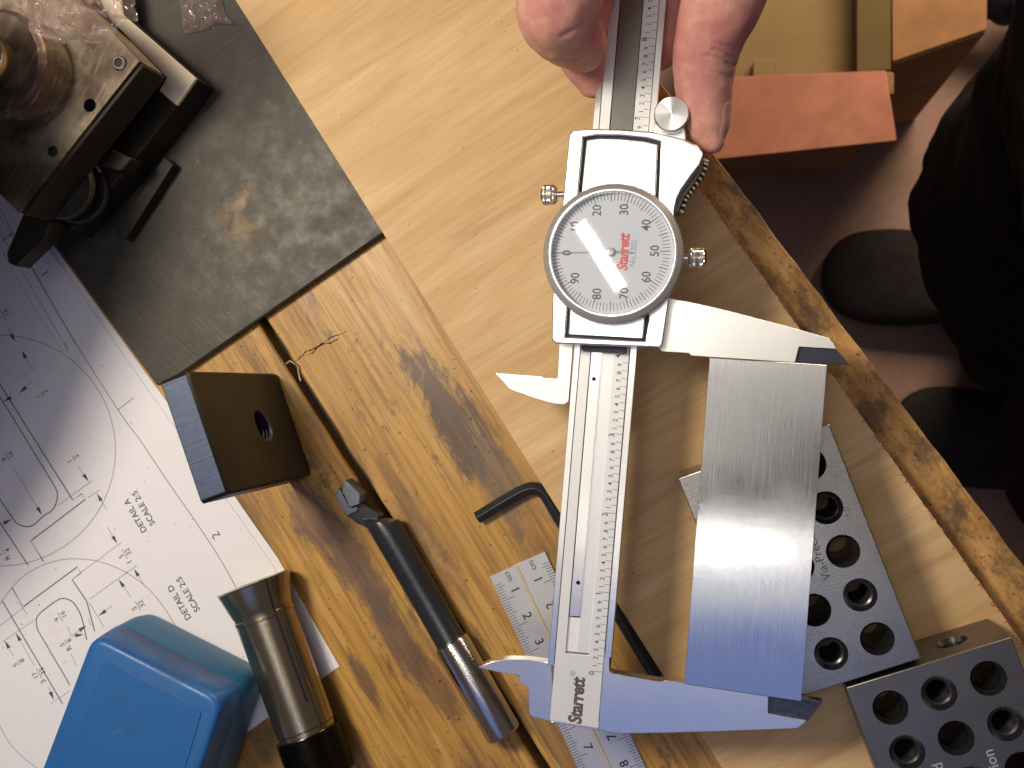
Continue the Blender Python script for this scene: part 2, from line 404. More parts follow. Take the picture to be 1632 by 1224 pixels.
def floor_mat():
    m = N('stained_concrete'); a = m.noise(m.pos(), 5.5, 7, .6); b = m.noise(m.pos(0, (1, 1, 1), (3, 2, 0)), 9, 5, .6); d = m.noise(m.pos(), 150, 5)
    c = m.ramp(a, [(.3, (.20, .125, .09)), (.5, (.31, .21, .155)), (.7, (.42, .32, .25))])
    c = m.mix(m.ramp(b, [(.42, 0.0), (.65, .7)]), c, (.31, .165, .14))
    c = m.mix(m.ramp(d, [(.3, .2), (.6, 0.0)]), c, (.08, .05, .05))
    return m.set(base=c, rough=.75, nrm=m.bump(d, .3, .001))
def film_mat():
    m = N('clear_plastic_film')
    tr = m.n('BsdfTransparent', {'Color': (.95, .92, .93, 1)}); gl = m.n('BsdfGlossy', {'Color': (1, 1, 1, 1), 'Roughness': .10}); df = m.n('BsdfTranslucent', {'Color': (.85, .70, .68, 1)}); d2 = m.n('BsdfDiffuse', {'Color': (.80, .64, .62, 1)})
    fr = m.n('LayerWeight', {'Blend': .30})
    dd = m.n('MixShader', {0: .6, 1: df.outputs[0], 2: d2.outputs[0]})
    a = m.n('MixShader', {0: m.math('ADD', m.math('MULTIPLY', fr.outputs['Facing'], .25), .16), 1: tr.outputs[0], 2: dd.outputs[0]}); f = m.math('ADD', m.math('MULTIPLY', fr.outputs['Facing'], .35), .05)
    b = m.n('MixShader', {0: f, 1: a.outputs[0], 2: gl.outputs[0]}); m.t.links.new(b.outputs[0], m.out.inputs[0])
    return m.m
def glass_mat():
    m = N('dial_crystal'); tr = m.n('BsdfTransparent', {'Color': (.97, .98, 1, 1)}); gl = m.n('BsdfGlossy', {'Color': (1, 1, 1, 1), 'Roughness': .035})
    sc = m.noise(m.pos(25, (.1, 1, 1)), 900, 2); m.t.links.new(m.bump(sc, .03, .00002), gl.inputs['Normal'])
    fr = m.n('LayerWeight', {'Blend': .12}); f = m.math('ADD', m.math('MULTIPLY', fr.outputs['Fresnel'], .7), .045)
    b = m.n('MixShader', {0: f, 1: tr.outputs[0], 2: gl.outputs[0]}); m.t.links.new(b.outputs[0], m.out.inputs[0]); return m.m

M = dict(
    bench=wood_bench(), strip=wood_strip(), ply=ply_wood(), skin=skin_mat(), plate=steel_plate(), holder=holder_metal(), floor=floor_mat(), film=film_mat(), glass=glass_mat(),
    steel=metal('bright_ground_steel', (.80, .77, .72), .20, 85.5, bump=.08),
    jaw=metal('lapped_jaw_steel', (.76, .735, .68), .24, 85, bump=.06, blot=.05),
    bar=metal('brushed_bar_steel', (.60, .59, .57), .125, 86, 1, (60, 5000), .55, .12, blot=.10, bd=.00003),
    satin=metal('satin_chrome', (.93, .92, .91), .27, 0, 1, (2000, 2000), .04, .02, blot=.0),
    scale=plain('satin_scale_face', (.70, .71, .72), .42, .35, .03, 900, .03),
    chan=plain('channel_face', (.74, .75, .76), .36, .5, .03, 900, .03),
    chrome=metal('chrome', (.88, .87, .85), .10, 0, 1, (500, 500), .03, .02, blot=.0),
    bezel=metal('grey_bezel', (.46, .44, .43), .36, 0, 1, (500, 500), .05, .05, met=.55, blot=.0),
    dial=plain('dial_face', (.50, .535, .585), .5, .0, .02, 900, .0),
    ink=plain('black_print', (.025, .025, .028), .55, 0, .1, 900, 0),
    logo=plain('dark_brown_print', (.10, .085, .07), .5, 0, .1, 900, 0),
    red=plain('red_print', (.62, .05, .06), .5, 0, .05, 900, 0),
    grey=plain('grey_print', (.20, .21, .23), .5, 0, .05, 900, 0),
    navy=plain('dark_blue_plastic', (.022, .022, .045), .35, 0, .1, 500, .05),
    under=plain('shadow_black_frame', (.02, .02, .028), .4, .3, .1, 500, .05),
    block=metal('ground_block_steel', (.34, .325, .30), .27, 20, 1, (300, 2500), .2, .14, blot=.5, spots=.3),
    block2=metal('grey_block_steel', (.205, .195, .19), .40, 20, 1, (300, 2500), .25, .16, blot=.5, spots=.4),
    hole=plain('oxide_bore', (.085, .085, .095), .26, .8, .3, 700, .3),
    ruler=metal('ruler_steel', (.55, .55, .55), .33, -62, 1, (300, 4000), .15, .08, met=.6, blot=.25, spots=.2),
    brass=plain('tan_ruler_ridge', (.62, .50, .33), .35, .4, .1, 600, .1),
    black=plain('black_oxide', (.024, .026, .030), .32, .25, .2, 700, .2),
    boring=metal('blued_boring_bar', (.055, .060, .068), .28, 30.2, .02, (40, 5000), .6, .2, met=.7, blot=.3, spots=.0),
    shank=metal('polished_shank', (.55, .53, .50), .13, 30.2, stretch=(20, 6000), zs=.02, bump=.8, bd=.00005, var=.07, blot=.15),
    carbide=plain('blue_grey_carbide', (.14, .16, .21), .35, .5, .15, 700, .2),
    collet=metal('collet_steel', (.36, .305, .215), .20, 20, .02, (30, 5000), .7, .10, met=.95, bd=.00005, blot=.45, spots=.2),
    colletd=metal('dark_collet_steel', (.10, .09, .08), .30, 21, 1, (300, 4000), .2, .2, blot=.5),
    anchor=plain('brown_black_oxide', (.011, .0092, .0078), .5, .15, .35, 260, .25),
    cream=metal('worn_bright_steel', (.74, .66, .50), .45, 130, 1, (600, 3000), .15, .1, met=.0, blot=.15, spots=.7),
    grip=plain('grip_steel', (.42, .36, .28), .35, .7, .15, 900, .2),
    thread=plain('blue_lit_thread', (.07, .08, .12), .3, .5, .2, 900, .1),  # blue light on the threads put into the colour
    rod=metal('dark_reflection_rod_steel', (.20, .185, .165), .26, 86, 1, (60, 5000), .5, .16, blot=.10),  # dark reflection on the rod cover put into the steel's colour
    crack=plain('crack_dirt', (.075, .045, .02), .8, 0, .4, 900, .4),
    disc=plain('worn_washer_steel', (.085, .08, .07), .34, .6, .25, 300, .2),
    darkm=plain('dark_steel', (.020, .0135, .010), .55, .2, .35, 240, .3),
    bluep=scuffed('blue_plastic', (.018, .115, .35)),
    bluep2=plain('blue_plastic_base', (.022, .145, .29), .42, 0, .1, 300, .12),
    paper=sheet_paper(),
    line=plain('printed_line', (.07, .07, .085), .6, 0, .05, 900, 0),
    thin=plain('printed_thin_line', (.30, .29, .32), .6, 0, .05, 900, 0),
    cloth=plain('black_cloth', (.0075, .0068, .007), .95, 0, .3, 900, .4, spec=.1),
    shoe=plain('dark_grey_suede', (.026, .022, .021), .9, 0, .25, 120, .5, spec=.2),
    card=plain('orange_cardboard', (.40, .175, .115), .85, 0, .16, 45, .1, spec=.2),
    card2=plain('olive_cardboard', (.235, .165, .075), .85, 0, .1, 40, .1, spec=.2),
    card3=plain('tan_cardboard', (.27, .145, .065), .85, 0, .2, 40, .1, spec=.2),
    card4=plain('dark_cardboard', (.12, .085, .035), .9, 0, .08, 40, .1, spec=.2),
    rag=plain('dark_blue_cloth', (.02, .025, .06), .9, 0, .3, 200, .4),
    nail=plain('fingernail', (.52, .29, .25), .3, 0, .08, 200, .1),
    splint=plain('reddish_splinters', (.42, .11, .045), .7, 0, .3, 400, .2),
    plyedge=plain('plywood_edge', (.20, .11, .055), .8, 0, .3, 300, .4),
    white=plain('bright_channel', (.86, .85, .80), .35, .4, .03, 900, .03),
)

# ------------------------------------------------------------------ floor, bench, plywood, steel plate
FZ = -900.0
mb = MB(); mb.add([(-3000, -3000, FZ), (3000, -3000, FZ), (3000, 3000, FZ), (-3000, 3000, FZ)], [(0, 1, 2, 3)])
tag(mb.build('floor', M['floor'], smooth=0), kind='structure')

bench = thing('workbench', 'worn orange-brown wooden workbench top of boards under all the tools', 'workbench', (-100, 0, -45))
def edge(x0, y0, x1, y1, n=40, amp=1.0, seed=0.0):
    out = []
    for i in range(n + 1):
        t = i / n; x = lerp(x0, x1, t); y = lerp(y0, y1, t)
        d = amp * (noise.noise(Vector((t * 37, seed, 0))) + .5 * noise.noise(Vector((t * 110, seed, 3))))
        out.append((x + d, y - d * .4))
    return out
# groove between the two boards runs (430,540)..(850,1224)
gl = edge(75, -20, 1060, 1545, 90, 2.0, 1); gr = edge(92, -20, 1078, 1545, 90, 2.4, 5)
gl = [(x, y) for x, y in gl]; 
mb = MB(); mb.px([(-900, -20)] + gl + [(-900, 1545)], 0, -40); mb.build('board', M['bench'], bench, .8, ang=50)
fr = edge(700, -300, 1900, 1385, 10, 0, 2)
mb = MB(); mb.px(gr + [(1700, 1545), (1700, 1290)] + edge(1640, 1075, 700, -260, 2, 0) + [(92 - 150, -260)], -.0, -40); mb.build('board', M['bench'], bench, .8, ang=50)
out_e = edge(720, -310, 1960, 1340, 120, 2.2, 9)
mb = MB(); mb.px([(640, -340)] + out_e + [(1900, 1445), (1644, 1076)], 0.0, -45); tag(mb.build('board', M['strip'], bench, 1.2, ang=50), 'grimy front board along the edge of the bench')
mb = MB(); mb.px([(-900, -10), (85, -10), (1075, 1500), (-900, 1500)], -14, -44); mb.px([(60, -10), (130, -10), (1100, 1500), (1040, 1500)], -8.5, -13.9)
mb.build('underframe', M['anchor'], bench)
# cracks in the board
for pts in ([(461, 580), (470, 575), (478, 571), (486, 562), (500, 556), (514, 548), (527, 538), (545, 531), (556, 526)], [(484, 569), (499, 561), (509, 551), (530, 545), (541, 538)], [(610, 905), (640, 893), (652, 884)]):
    q_ = spline([Vector(p) for p in pts], 5); vs = []
    for k, p in enumerate(q_):
        d = (q_[min(k + 1, len(q_) - 1)] - q_[max(k - 1, 0)]).normalized(); n_ = Vector((-d.y, d.x)); w_ = random.uniform(.35, 2.0) * math.sin(math.pi * (k + .4) / len(q_)); o_ = random.uniform(-1, 1)
        vs += [U(*(p + n_ * (o_ + w_)), .03), U(*(p + n_ * (o_ - w_)), .03)]
    mb = MB(); mb.add(vs, [(2 * k, 2 * k + 1, 2 * k + 3, 2 * k + 2) for k in range(len(q_) - 1)]); mb.build('crack', M['crack'], bench, smooth=0)
# curled chip by the crack
ch = MB(); ch.sweep([U(x, y, z) for x, y, z in ((456, 580, 1), (462, 575, 2), (468, 579, 2.5), (474, 583, 1.6), (476, 595, 1), (479, 607, .8))], .28, 6)
tag(ch.build('metal_chip', M['brass'], None), 'thin curled metal chip lying over the groove beside the crack', 'chip')

# plywood sheet
left = [(300, -119), (380, 8), (582, 330), (740, 577), (863, 772), (1116, 1167), (1151, 1223), (1300, 1460)]
left = edge(300, -119, 1300, 1460, 60, .5, 3)
rg = []
for i in range(261):
    t = i / 260; x = lerp(1810, 832, t); y = lerp(1280, -100, t)
    d = 1.3 * noise.noise(Vector((t * 160, 2, 1))) + (random.random() - .5) * 1.0
    rg.append((x + d, y - d * .6))
ply = thing('plywood_sheet', 'pale plywood sheet lying diagonally across the bench under the caliper', 'plywood', U(900, 600, 4))
mb = MB(); mb.px(left + rg, 8, 4.2); mb.build('veneer', M['ply'], ply, .12, 1, ang=50)
sp = MB()
for i in range(420):
    t = random.random(); x = lerp(1810, 832, t); y = lerp(1280, -100, t)
    l = random.choice((2, 3, 4, 5, 7)) * random.uniform(.6, 1.3); a = random.uniform(-.6, .5) + math.radians(31)
    p = U(x - random.uniform(0, 2), y, 8.0 - random.uniform(0, 2)); dx, dy = math.cos(a) * l / 4.9, math.sin(a) * l / 4.9
    sg = -1 if random.random() < .55 else 1
    z = 8.12 if sg < 0 else p.z
    q = Vector((p.x + sg * dx * .8, p.y + sg * dy * .4 - abs(dx) * .3, z + random.uniform(0, .5))); p.z = z
    n_ = Vector((-dy, dx, 0)).normalized() * random.uniform(.12, .34)
    sp.add([p + n_, p - n_, q, p + Vector((0, 0, .25))], [(0, 1, 2), (0, 2, 3), (1, 3, 2), (0, 3, 1)])
tag(sp.build('splinter_fringe', M['splint'], ply, smooth=0), kind='stuff')

# steel plate
mb = MB(); mb.px([(660, 339), (607, 374), (285, 597), (250, 615), (92, 398), (20, 300), (-130, 110), (-300, -150), (330, -160)], 4, 0.1)
tag(mb.build('steel_plate', M['plate'], None, .5), 'dark stained steel plate with a rust patch, under the tool holder', 'steel plate')

# ------------------------------------------------------------------ papers
PZ = .8
def sheet(name, pts, z, label):
    mb = MB(); mb.px(pts, z, z - .12); return tag(mb.build(name, M['paper'], None, smooth=0), label, 'paper', 'printed drawing sheets')
sheet('drawing_sheet', [(-420, 60), (14, 303), (90, 398), (246, 613), (300, 686), (378, 797), (443, 890), (505, 1000), (541, 1062), (408, 1157), (250, 1272), (-420, 1750)], .45,
      'lower sheet of white paper showing only as a thin margin beside the steel plate')
top = sheet('drawing_sheet', [(-420, 50), (2, 290), (80, 398), (236, 622), (290, 696), (368, 806), (436, 903), (498, 1012), (533, 1066), (402, 1160), (244, 1274), (-420, 1750)], PZ,
      'upper sheet of white paper printed with a technical drawing and two detail views')
def Z(x, y): return U(x, y, PZ + .03)
k1, k2 = MB(), MB()
def L(mbx, pts, wpx): mbx.ribbon([Z(x, y) for x, y in pts], wpx * 1.15 / 4.68)
def LS(mbx, pts, wpx): mbx.ribbon([Z(p.x, p.y) for p in spline([Vector(q) for q in pts], 6)], wpx * 1.15 / 4.68)
def arrow(tip, tail, shaft=True):
    t = Vector(tip); d = (Vector(tail) - t).normalized(); n_ = Vector((-d.y, d.x)); b = t + d * 14
    k1.add([Z(*t), Z(*(b + n_ * 3.2)), Z(*(b - n_ * 3.2))], [(0, 1, 2), (0, 2, 1)])
    if shaft: L(k2, [tuple(b), tail], 1.0)
TA = 122.5
def frac(whole, num, den, c, s=2.7):
    p = Z(*c); d = Vector((math.cos(math.radians(TA)), math.sin(math.radians(TA)), 0)); u = Vector((-d.y, d.x, 0))
    text(k1, num, p + u * s * .62, s, TA, .008); text(k1, den, p - u * s * .62, s, TA, .008)
    wd = max(len(num), len(den)) * s * .36; k1.ribbon([p - d * wd, p + d * wd], .22)
    if whole: text(k1, whole, p - d * (wd + s * .55), s * 1.1, TA, .008)
LS(k2, [(0, 333), (98, 509), (188, 653), (223, 701), (263, 761), (317, 839), (352, 893), (384, 950), (420, 1010)], 1.5)
L(k2, [(188, 653), (213, 634)], 1.6)
L(k2, [(-10, 350), (29, 421), (108, 558), (121, 550), (49, 424), (0, 345)], 1.1); L(k2, [(104, 545), (108, 558), (103, 561)], 1)
L(k2, [(-30, 340), (60, 500), (100, 560)], .6)
ca = [(184 * math.cos(a), 718 + 184 * math.sin(a)) for a in [math.radians(-100 + 4 * i) for i in range(51)]]
L(k2, ca, 1.2)
LS(k2, [(-14, 985), (3, 958), (29.7, 925), (59.5, 904.6), (89, 894), (116, 890.6), (148.7, 893), (178, 901.6), (208, 916.5), (238, 940), (264.6, 973), (285, 1010), (300, 1050)], 1.2)
LS(k2, [(-14, 1120), (0, 1157), (15, 1184), (38, 1208), (70, 1232)], 1.1)
L(k1, [(-8, 600), (4.6, 620), (116, 797), (130, 787), (136, 796), (49, 862), (69.5, 895)], 1.7)
L(k1, [(-12, 614), (11, 650), (84, 770)], 1.6)
LS(k1, [(84, 770), (91.5, 787), (85.8, 810), (68.6, 823), (53, 837), (40, 839), (27, 834), (17, 821), (0, 796), (-10, 780)], 1.7)
L(k1, [(-8, 820), (0, 833), (45, 901)], 1.7)
L(k2, [(118, 787), (147, 766)], 1.2); L(k2, [(140, 793), (159, 781)], 1.2); L(k2, [(92, 806), (118, 787)], 1)
arrow((141.5, 768), (124, 743)); arrow((154, 786), (170, 812)); arrow((187, 867), (171, 840)); arrow((213, 906), (229, 931)); arrow((188.7, 923), (209, 952))
arrow((157, 982), (179, 965)); arrow((67, 821), (21, 745)); arrow((18.6, 827), (3, 836)); arrow((34, 558), (50, 586)); arrow((24.5, 545), (12, 522)); arrow((31, 627), (50, 608)); arrow((5, 640), (18, 633))
L(k2, [(128, 913), (193, 865)], 1); L(k2, [(143, 955), (218, 901)], 1.1)
L(k1, [(3.6, 957.5), (99.6, 1121.7)], 1.6)
L(k1, [(19, 936.7), (37, 967), (123, 903.7), (128.8, 913), (115, 924), (138, 958), (151, 1006)], 1.7)
L(k1, [(111.5, 1092), (60, 1004)], 1.5); LS(k1, [(60, 1004), (58, 991), (62.4, 979), (89, 958), (102.6, 954), (116, 959.6), (126, 974.5), (132, 991), (138, 1020)], 1.6)
L(k2, [(-8, 1003), (33, 972)], 1); L(k2, [(4, 1023), (58, 986)], 1); L(k2, [(82, 1121), (111, 1101)], 1); L(k2, [(30, 960), (44, 980)], 1); L(k2, [(142, 960), (166, 1000)], 1.1); L(k2, [(140, 985), (146, 998)], 1)
L(k2, [(113, 1042), (122, 1062)], 1); L(k2, [(-6, 1080), (-2, 1062)], 1); L(k2, [(25, 605), (60, 585), (62, 620)], .8)
arrow((7.4, 1020.6), (21, 1045)); arrow((25, 1008.7), (55, 1061)); arrow((86, 1115.7), (76.7, 1095)); arrow((138, 996.8), (116, 1012)); arrow((134, 1011), (113, 1014))
L(k2, [(113, 1012), (107, 998)], 1)
for x, y in ((35, 995), (62, 964)): mb_ = circ(Z(x, y), .28, PZ + .03, 8); k1.add(mb_, [tuple(range(8))])
text(k1, 'DETAIL A', Z(216, 822), 3.35, TA, .014); text(k1, 'SCALE 2:5', Z(229, 809.5), 3.35, TA, .014)
text(k1, 'DETAIL D', Z(286, 960), 3.35, TA, .014); text(k1, 'SCALE 2:5', Z(300, 947), 3.35, TA, .014)
text(k1, '2', Z(344.5, 853), 4.6, TA, .0); text(k1, '1', Z(72.5, 435), 4.4, TA, .0)
frac('1', '5', '32', (199, 883)); frac('', '5', '32', (220, 966)); frac('', '1', '2', (117, 731)); frac('', '9', '16', (12, 728)); frac('R', '1', '4', (7, 880)); frac('', '9', '16', (96, 983))
frac('R', '5', '8', (105, 1024)); frac('', '5', '8', (30, 1056)); frac('3', '17', '32', (62, 1073)); frac('', '1', '16', (5, 502)); frac('', '1', '2', (67, 628)); frac('', '3', '8', (12, 378))
k1.build('drawing_print', M['line'], top, smooth=0)
k2.build('thin_drawing_print', M['thin'], top, smooth=0)

# ------------------------------------------------------------------ tool post and holder, top left
tp = thing('tool_holder', 'oily brown steel tool holder with set screws, bright L-shaped lip and round boss', 'tool holder', U(150, 250, 4.1))
def hol(px, py, z, r, n=28): c = U(px, py, z); return circ(c, r, z, n)
zt = 46.0
hs = [hol(191, 101, zt, 2.45), hol(143, 168, zt, 2.2), hol(84, 241, zt, 1.75)]
mb = MB(); mb.px([(222, 97), (30, 339), (-2, 307), (-190, 150), (-60, -150), (95, -20), (172, 45)], zt, 31, hs); mb.build('upper_plate', [M['holder']], tp)
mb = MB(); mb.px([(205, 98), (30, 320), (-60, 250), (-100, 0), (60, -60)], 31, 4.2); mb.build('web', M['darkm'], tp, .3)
# sides of the upper plate read darker: dark strip part proud of the side
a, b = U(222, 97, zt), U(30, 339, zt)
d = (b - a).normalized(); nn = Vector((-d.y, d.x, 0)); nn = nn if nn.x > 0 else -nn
mb = MB(); mb.box((a + b) / 2 + nn * .75 + Vector((0, 0, -8.5)), d * ((b - a).length / 2 - .3), nn * .7, Vector((0, 0, 7.2))); mb.build('dark_side', M['darkm'], tp, .3)
# screws / holes
for (x, y, r, kind) in ((191, 101, 2.45, 1), (143, 168, 2.2, 0), (84, 241, 1.75, 1)):
    c = U(x, y, zt); mb = MB()
    if kind:
        zz = zt + (.9 if r > 2 else .1); mb.rev((c.x, c.y, zt - 8), (c.x, c.y, zz), [(0, r * .5), (0, r * .96), (8 + zz - zt - .3, r * .96), (8 + zz - zt, r * .8), (8 + zz - zt, r * .62), (6 + zz - zt, r * .60), (6 + zz - zt, .01)], 32, False)
        mb.build('set_screw', M['steel' if r > 2 else 'colletd'], tp, recalc=True)
        mb = MB(); mb.rev((c.x, c.y, zz - 1.6), (c.x, c.y, zz - .25), [(0, .01), (0, r * .59), (1.35, r * .59), (1.35, .01)], 6, False); mb.build('hex_socket', M['under'], tp, recalc=True, smooth=0)
    else:
        prof = [(k * .5, r * (.99 if k % 2 else .86)) for k in range(24)]; mb.rev((c.x, c.y, zt - .1), (c.x, c.y, zt - 12), prof + [(12, .01)], 32, False); mb.build('threaded_hole', M['hole'], tp, recalc=True)
# round boss
c = U(-12, 100, 62)
mb = MB(); mb.rev((c.x, c.y, zt + .05), (c.x, c.y, 62), [(0, .1), (0, 17.6), (13.5, 17.6), (14.4, 17.3), (15.2, 16.4), (15.95, 15.9), (15.95, .1)], 96, False); mb.build('boss', M['holder'], tp, recalc=True)
mb = MB(); mb.rev((c.x, c.y, 62), (c.x, c.y, 70), [(0, 8.6), (2, 8.6), (5, 8.2), (6.0, 7.9), (6.2, 7.4), (5.6, 6.9), (3, 6.6), (.1, 6.4)], 64, False); mb.build('collar', M['collet'], tp, recalc=True)
mb = MB(); mb.rev((c.x, c.y, 62), (c.x, c.y, 116), [(0, 0.1), (0, 5.6), (50, 5.6), (50.2, 14), (54, 14), (54, .1)], 48, False); mb.build('post', M['darkm'], tp, recalc=True)  # unseen column added to carry the shading arm
mb = MB(); shade_pts = [(-216, 92)]
for q_ in ((292, 330), (262, 410), (222, 510), (170, 630), (122, 750), (66, 860), (-10, 950), (-330, 1050), (-330, 120), (60, 150)):
    g_ = U(*q_, 0); shade_pts.append((-262 + (g_.x + 262) * .76, 118 + (g_.y - 118) * .76))
shade_pts = [(min(x, -196), y) for x, y in shade_pts]
mb.prism([(x, y, 112) for x, y in shade_pts], [(x, y, 100) for x, y in shade_pts]); mb.build('shade_arm', M['darkm'], tp, 2)  # unseen arm added to shade the paper, outlined from its shadow
# bright lip, L-shaped
mb = MB(); mb.px([(163, 8), (150, -40), (185, -40), (194, 22), (312, 124.6), (281.3, 167.7), (253.7, 144.5), (266, 123.5), (177.6, 33)], 20, 18.4); mb.build('bright_lip', M['cream'], tp, .15)
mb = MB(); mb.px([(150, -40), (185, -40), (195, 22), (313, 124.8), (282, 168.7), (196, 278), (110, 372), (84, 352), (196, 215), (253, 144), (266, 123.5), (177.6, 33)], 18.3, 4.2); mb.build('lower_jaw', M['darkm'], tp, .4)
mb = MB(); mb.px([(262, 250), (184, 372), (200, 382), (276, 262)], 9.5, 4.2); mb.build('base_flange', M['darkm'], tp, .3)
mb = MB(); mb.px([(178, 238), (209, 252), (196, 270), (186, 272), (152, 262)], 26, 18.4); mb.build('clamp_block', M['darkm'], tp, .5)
# two washers on an upright screw
c1 = U(99, 297, 30); c1.z = 0
for za, zb in ((27.6, 30.6), (19.0, 21.6)):
    mb = MB(); mb.rev(c1 + Vector((0, 0, za)), c1 + Vector((0, 0, zb)), [(0, .1), (0, 10.8), (.5, 11.3), (zb - za - .5, 11.3), (zb - za, 10.8), (zb - za - .35, 9.9), (zb - za - .35, .1)], 96, False); mb.build('disc', M['disc'], tp, recalc=True)
mb = MB(); mb.rev(c1 + Vector((0, 0, 15)), c1 + Vector((0, 0, 30)), [(0, .1), (0, 5), (15, 5), (15, .1)], 32, False); mb.build('screw', M['darkm'], tp, recalc=True)
mb = MB(); mb.px([(36, 340), (84, 352), (74, 378), (25, 425), (12, 418), (9, 403)], 30, 22); mb.build('lever', M['darkm'], tp, .8)

# ------------------------------------------------------------------ crumpled plastic film
def film(name, outline, zf, amp, label, n=60, fq=.045):
    cx = sum(p[0] for p in outline) / len(outline); cy = sum(p[1] for p in outline) / len(outline); mb = MB(); vs = []; m = len(outline) * 8
    ring = []
    for i in range(len(outline)):
        p, q = Vector(outline[i]), Vector(outline[(i + 1) % len(outline)])
        for k in range(8):
            ring.append(p.lerp(q, k / 8) + Vector((noise.noise(Vector((i * 3 + k, 1, 2))), noise.noise(Vector((i * 3 + k, 7, 2))))) * 3)
    fs = []
    for k in range(n + 1):
        t = (k + .02) / n
        for i, r in enumerate(ring):
            x = lerp(cx, r.x, t); y = lerp(cy, r.y, t); v = Vector((x * fq, y * fq, 1.3))
            h = abs(noise.noise(v)) * 1.5 + .45 * abs(noise.noise(v * 2.1 + Vector((5, 1, 0)))) + .08 * abs(noise.noise(v * 5))
            edge_ = 1 - t ** 6
            p = U(x, y, zf); p.z = zf + amp * (h - .45) * (.3 + .7 * edge_) - (1 - edge_) * amp * .4
            vs.append(p)
    for k in range(n):
        for i in range(m):
            j = (i + 1) % m; fs.append((k * m + i, k * m + j, (k + 1) * m + j, (k + 1) * m + i))
    mb.add(vs, fs); o = mb.build(name, M['film'], None, smooth=60); return tag(o, label, 'plastic bag', 'crumpled clear plastic')
film('plastic_bag', [(4, 2), (30, 22), (33, 44), (62, 56), (96, 62), (118, 58), (150, 60), (168, 40), (180, 22), (206, 24), (198, -8), (230, -60), (120, -120), (0, -60)], 78, 12,
     'crumpled clear plastic bag lying over the top of the oily tool holder')
film('plastic_bag', [(284, 4), (288, 40), (292, 52), (322, 46), (338, 36), (372, 36), (356, 22), (350, 0), (330, -40), (280, -40)], 7, 3.6,
     'small crumple of clear plastic film on the steel plate near the plywood corner', fq=.05)

# ------------------------------------------------------------------ black square block with threaded side hole
ab = thing('square_block', 'black square steel block standing on edge with a threaded hole in its brown side', 'steel block', U(430, 680, .1))
t0, t1, t2, t3 = U(298, 590.5, 68), U(365, 787.5, 68), U(324.5, 806, 68), U(255.5, 608, 68)
e1 = (t1 - t0); L1 = e1.length; e1.normalize(); e2 = Vector((e1.y, -e1.x, 0)); e2 = e2 if e2.dot(t3 - t0) > 0 else -e2; W1 = (t3 - t0).dot(e2)
def A3(u, v, d): return t0 + e1 * u + e2 * d + Vector((0, 0, -v))       # u along the face, v down, d into the block
HB = 67.9; hc = (L1 * .48, HB * .605); hr = 6.0
f_hole = [A3(hc[0] + hr * math.cos(a), hc[1] + hr * math.sin(a), 0) for a in [2 * math.pi * i / 40 for i in range(40)]]
ch_ = 1.0
def octo(i): # chamfered outline of the big face
    return [(i, ch_ + i), (ch_ + i, i), (L1 - ch_ - i, i), (L1 - i, ch_ + i), (L1 - i, HB - ch_ - i), (L1 - ch_ - i, HB - i), (ch_ + i, HB - i), (i, HB - ch_ - i)]
mb = MB(); o0 = [A3(u, v, 0) for u, v in octo(.8)]; o1 = [A3(u, v, .8) for u, v in octo(0)]; o2 = [A3(u, v, W1) for u, v in octo(0)]
tr = cdt([o0, f_hole]); mb.add(o0 + f_hole, tr)
n_ = 8; mb.add(o0 + o1, [(i, (i + 1) % n_, (i + 1) % n_ + n_, i + n_) for i in range(n_)]); mb.add(o1 + o2, [(i, (i + 1) % n_, (i + 1) % n_ + n_, i + n_) for i in range(n_)]); mb.add(o2, [tuple(range(n_))])
mb.build('body', M['anchor'], ab, recalc=True)
top_m = plain('blue_lit_milled_face', (.055, .08, .15), .42, .25, .15, 500, .1)  # reflected blue light put into the top face's colour
mb = MB(); i_ = 1.3; q = [A3(i_, -.05, .9), A3(L1 - i_, -.05, .9), A3(L1 - i_, -.05, W1 - .3), A3(i_, -.05, W1 - .3)]
nr_ = 44; vs = []; fs = []
for k in range(nr_ * 2 + 1):
    t = k / (nr_ * 2); h = .015 if k % 2 else 0.0
    h += .03 * noise.noise(Vector((t * 60, 0, 0)))
    for s_ in (0, 1): p = q[0].lerp(q[1], t).lerp(q[3].lerp(q[2], t), s_); vs.append(p + Vector((0, 0, h)))
fs = [(2 * k, 2 * k + 1, 2 * k + 3, 2 * k + 2) for k in range(nr_ * 2)]
mb.add(vs, fs); mb.build('milled_edge', top_m, ab, recalc=True, smooth=10)
mb = MB(); c0 = A3(hc[0], hc[1], .0); prof = [(k * .62, hr * (1.0 if k % 2 == 0 else .84)) for k in range(24)] + [(15, .1)]
mb.rev(c0, c0 + e2 * 15, prof, 40, False); mb.build('threaded_hole', M['thread'], ab, recalc=True)

# ------------------------------------------------------------------ boring bar
bb = thing('boring_bar', 'black boring bar with a square carbide tip and polished steel shank', 'boring bar', U(700, 1000, .1))
p0 = U(804, 1171, 6.4); p1 = U(718.5, 1022, 6.4); dv = (p1 - p0).normalized(); Ls = (p1 - p0).length
r = 6.25
mb = MB(); mb.rev(p0, p1, [(0, .1), (0, r - .7), (.3, r - .35), (.9, r), (Ls - .9, r), (Ls - .2, r - .35), (Ls, r - .8), (Ls, .1)], 72, False); mb.build('shank', M['shank'], bb, recalc=True)
p2 = U(600, 826, 6.4); Lb = (p2 - p1).length
mb = MB(); n = 56; vs = []; fs = []; prof = [(-.05, 5.5), (.8, 5.25), (Lb * .5, 5.35), (Lb - 8, 5.5), (Lb - 3, 5.45), (Lb, 5.2), (Lb + 2.2, 3.9), (Lb + 3, 2.2)]
side = dv.cross(Vector((0, 0, 1))).normalized(); side = side if side.x > 0 else -side
mb.rev(p1, p1 + dv * 10, prof, n)
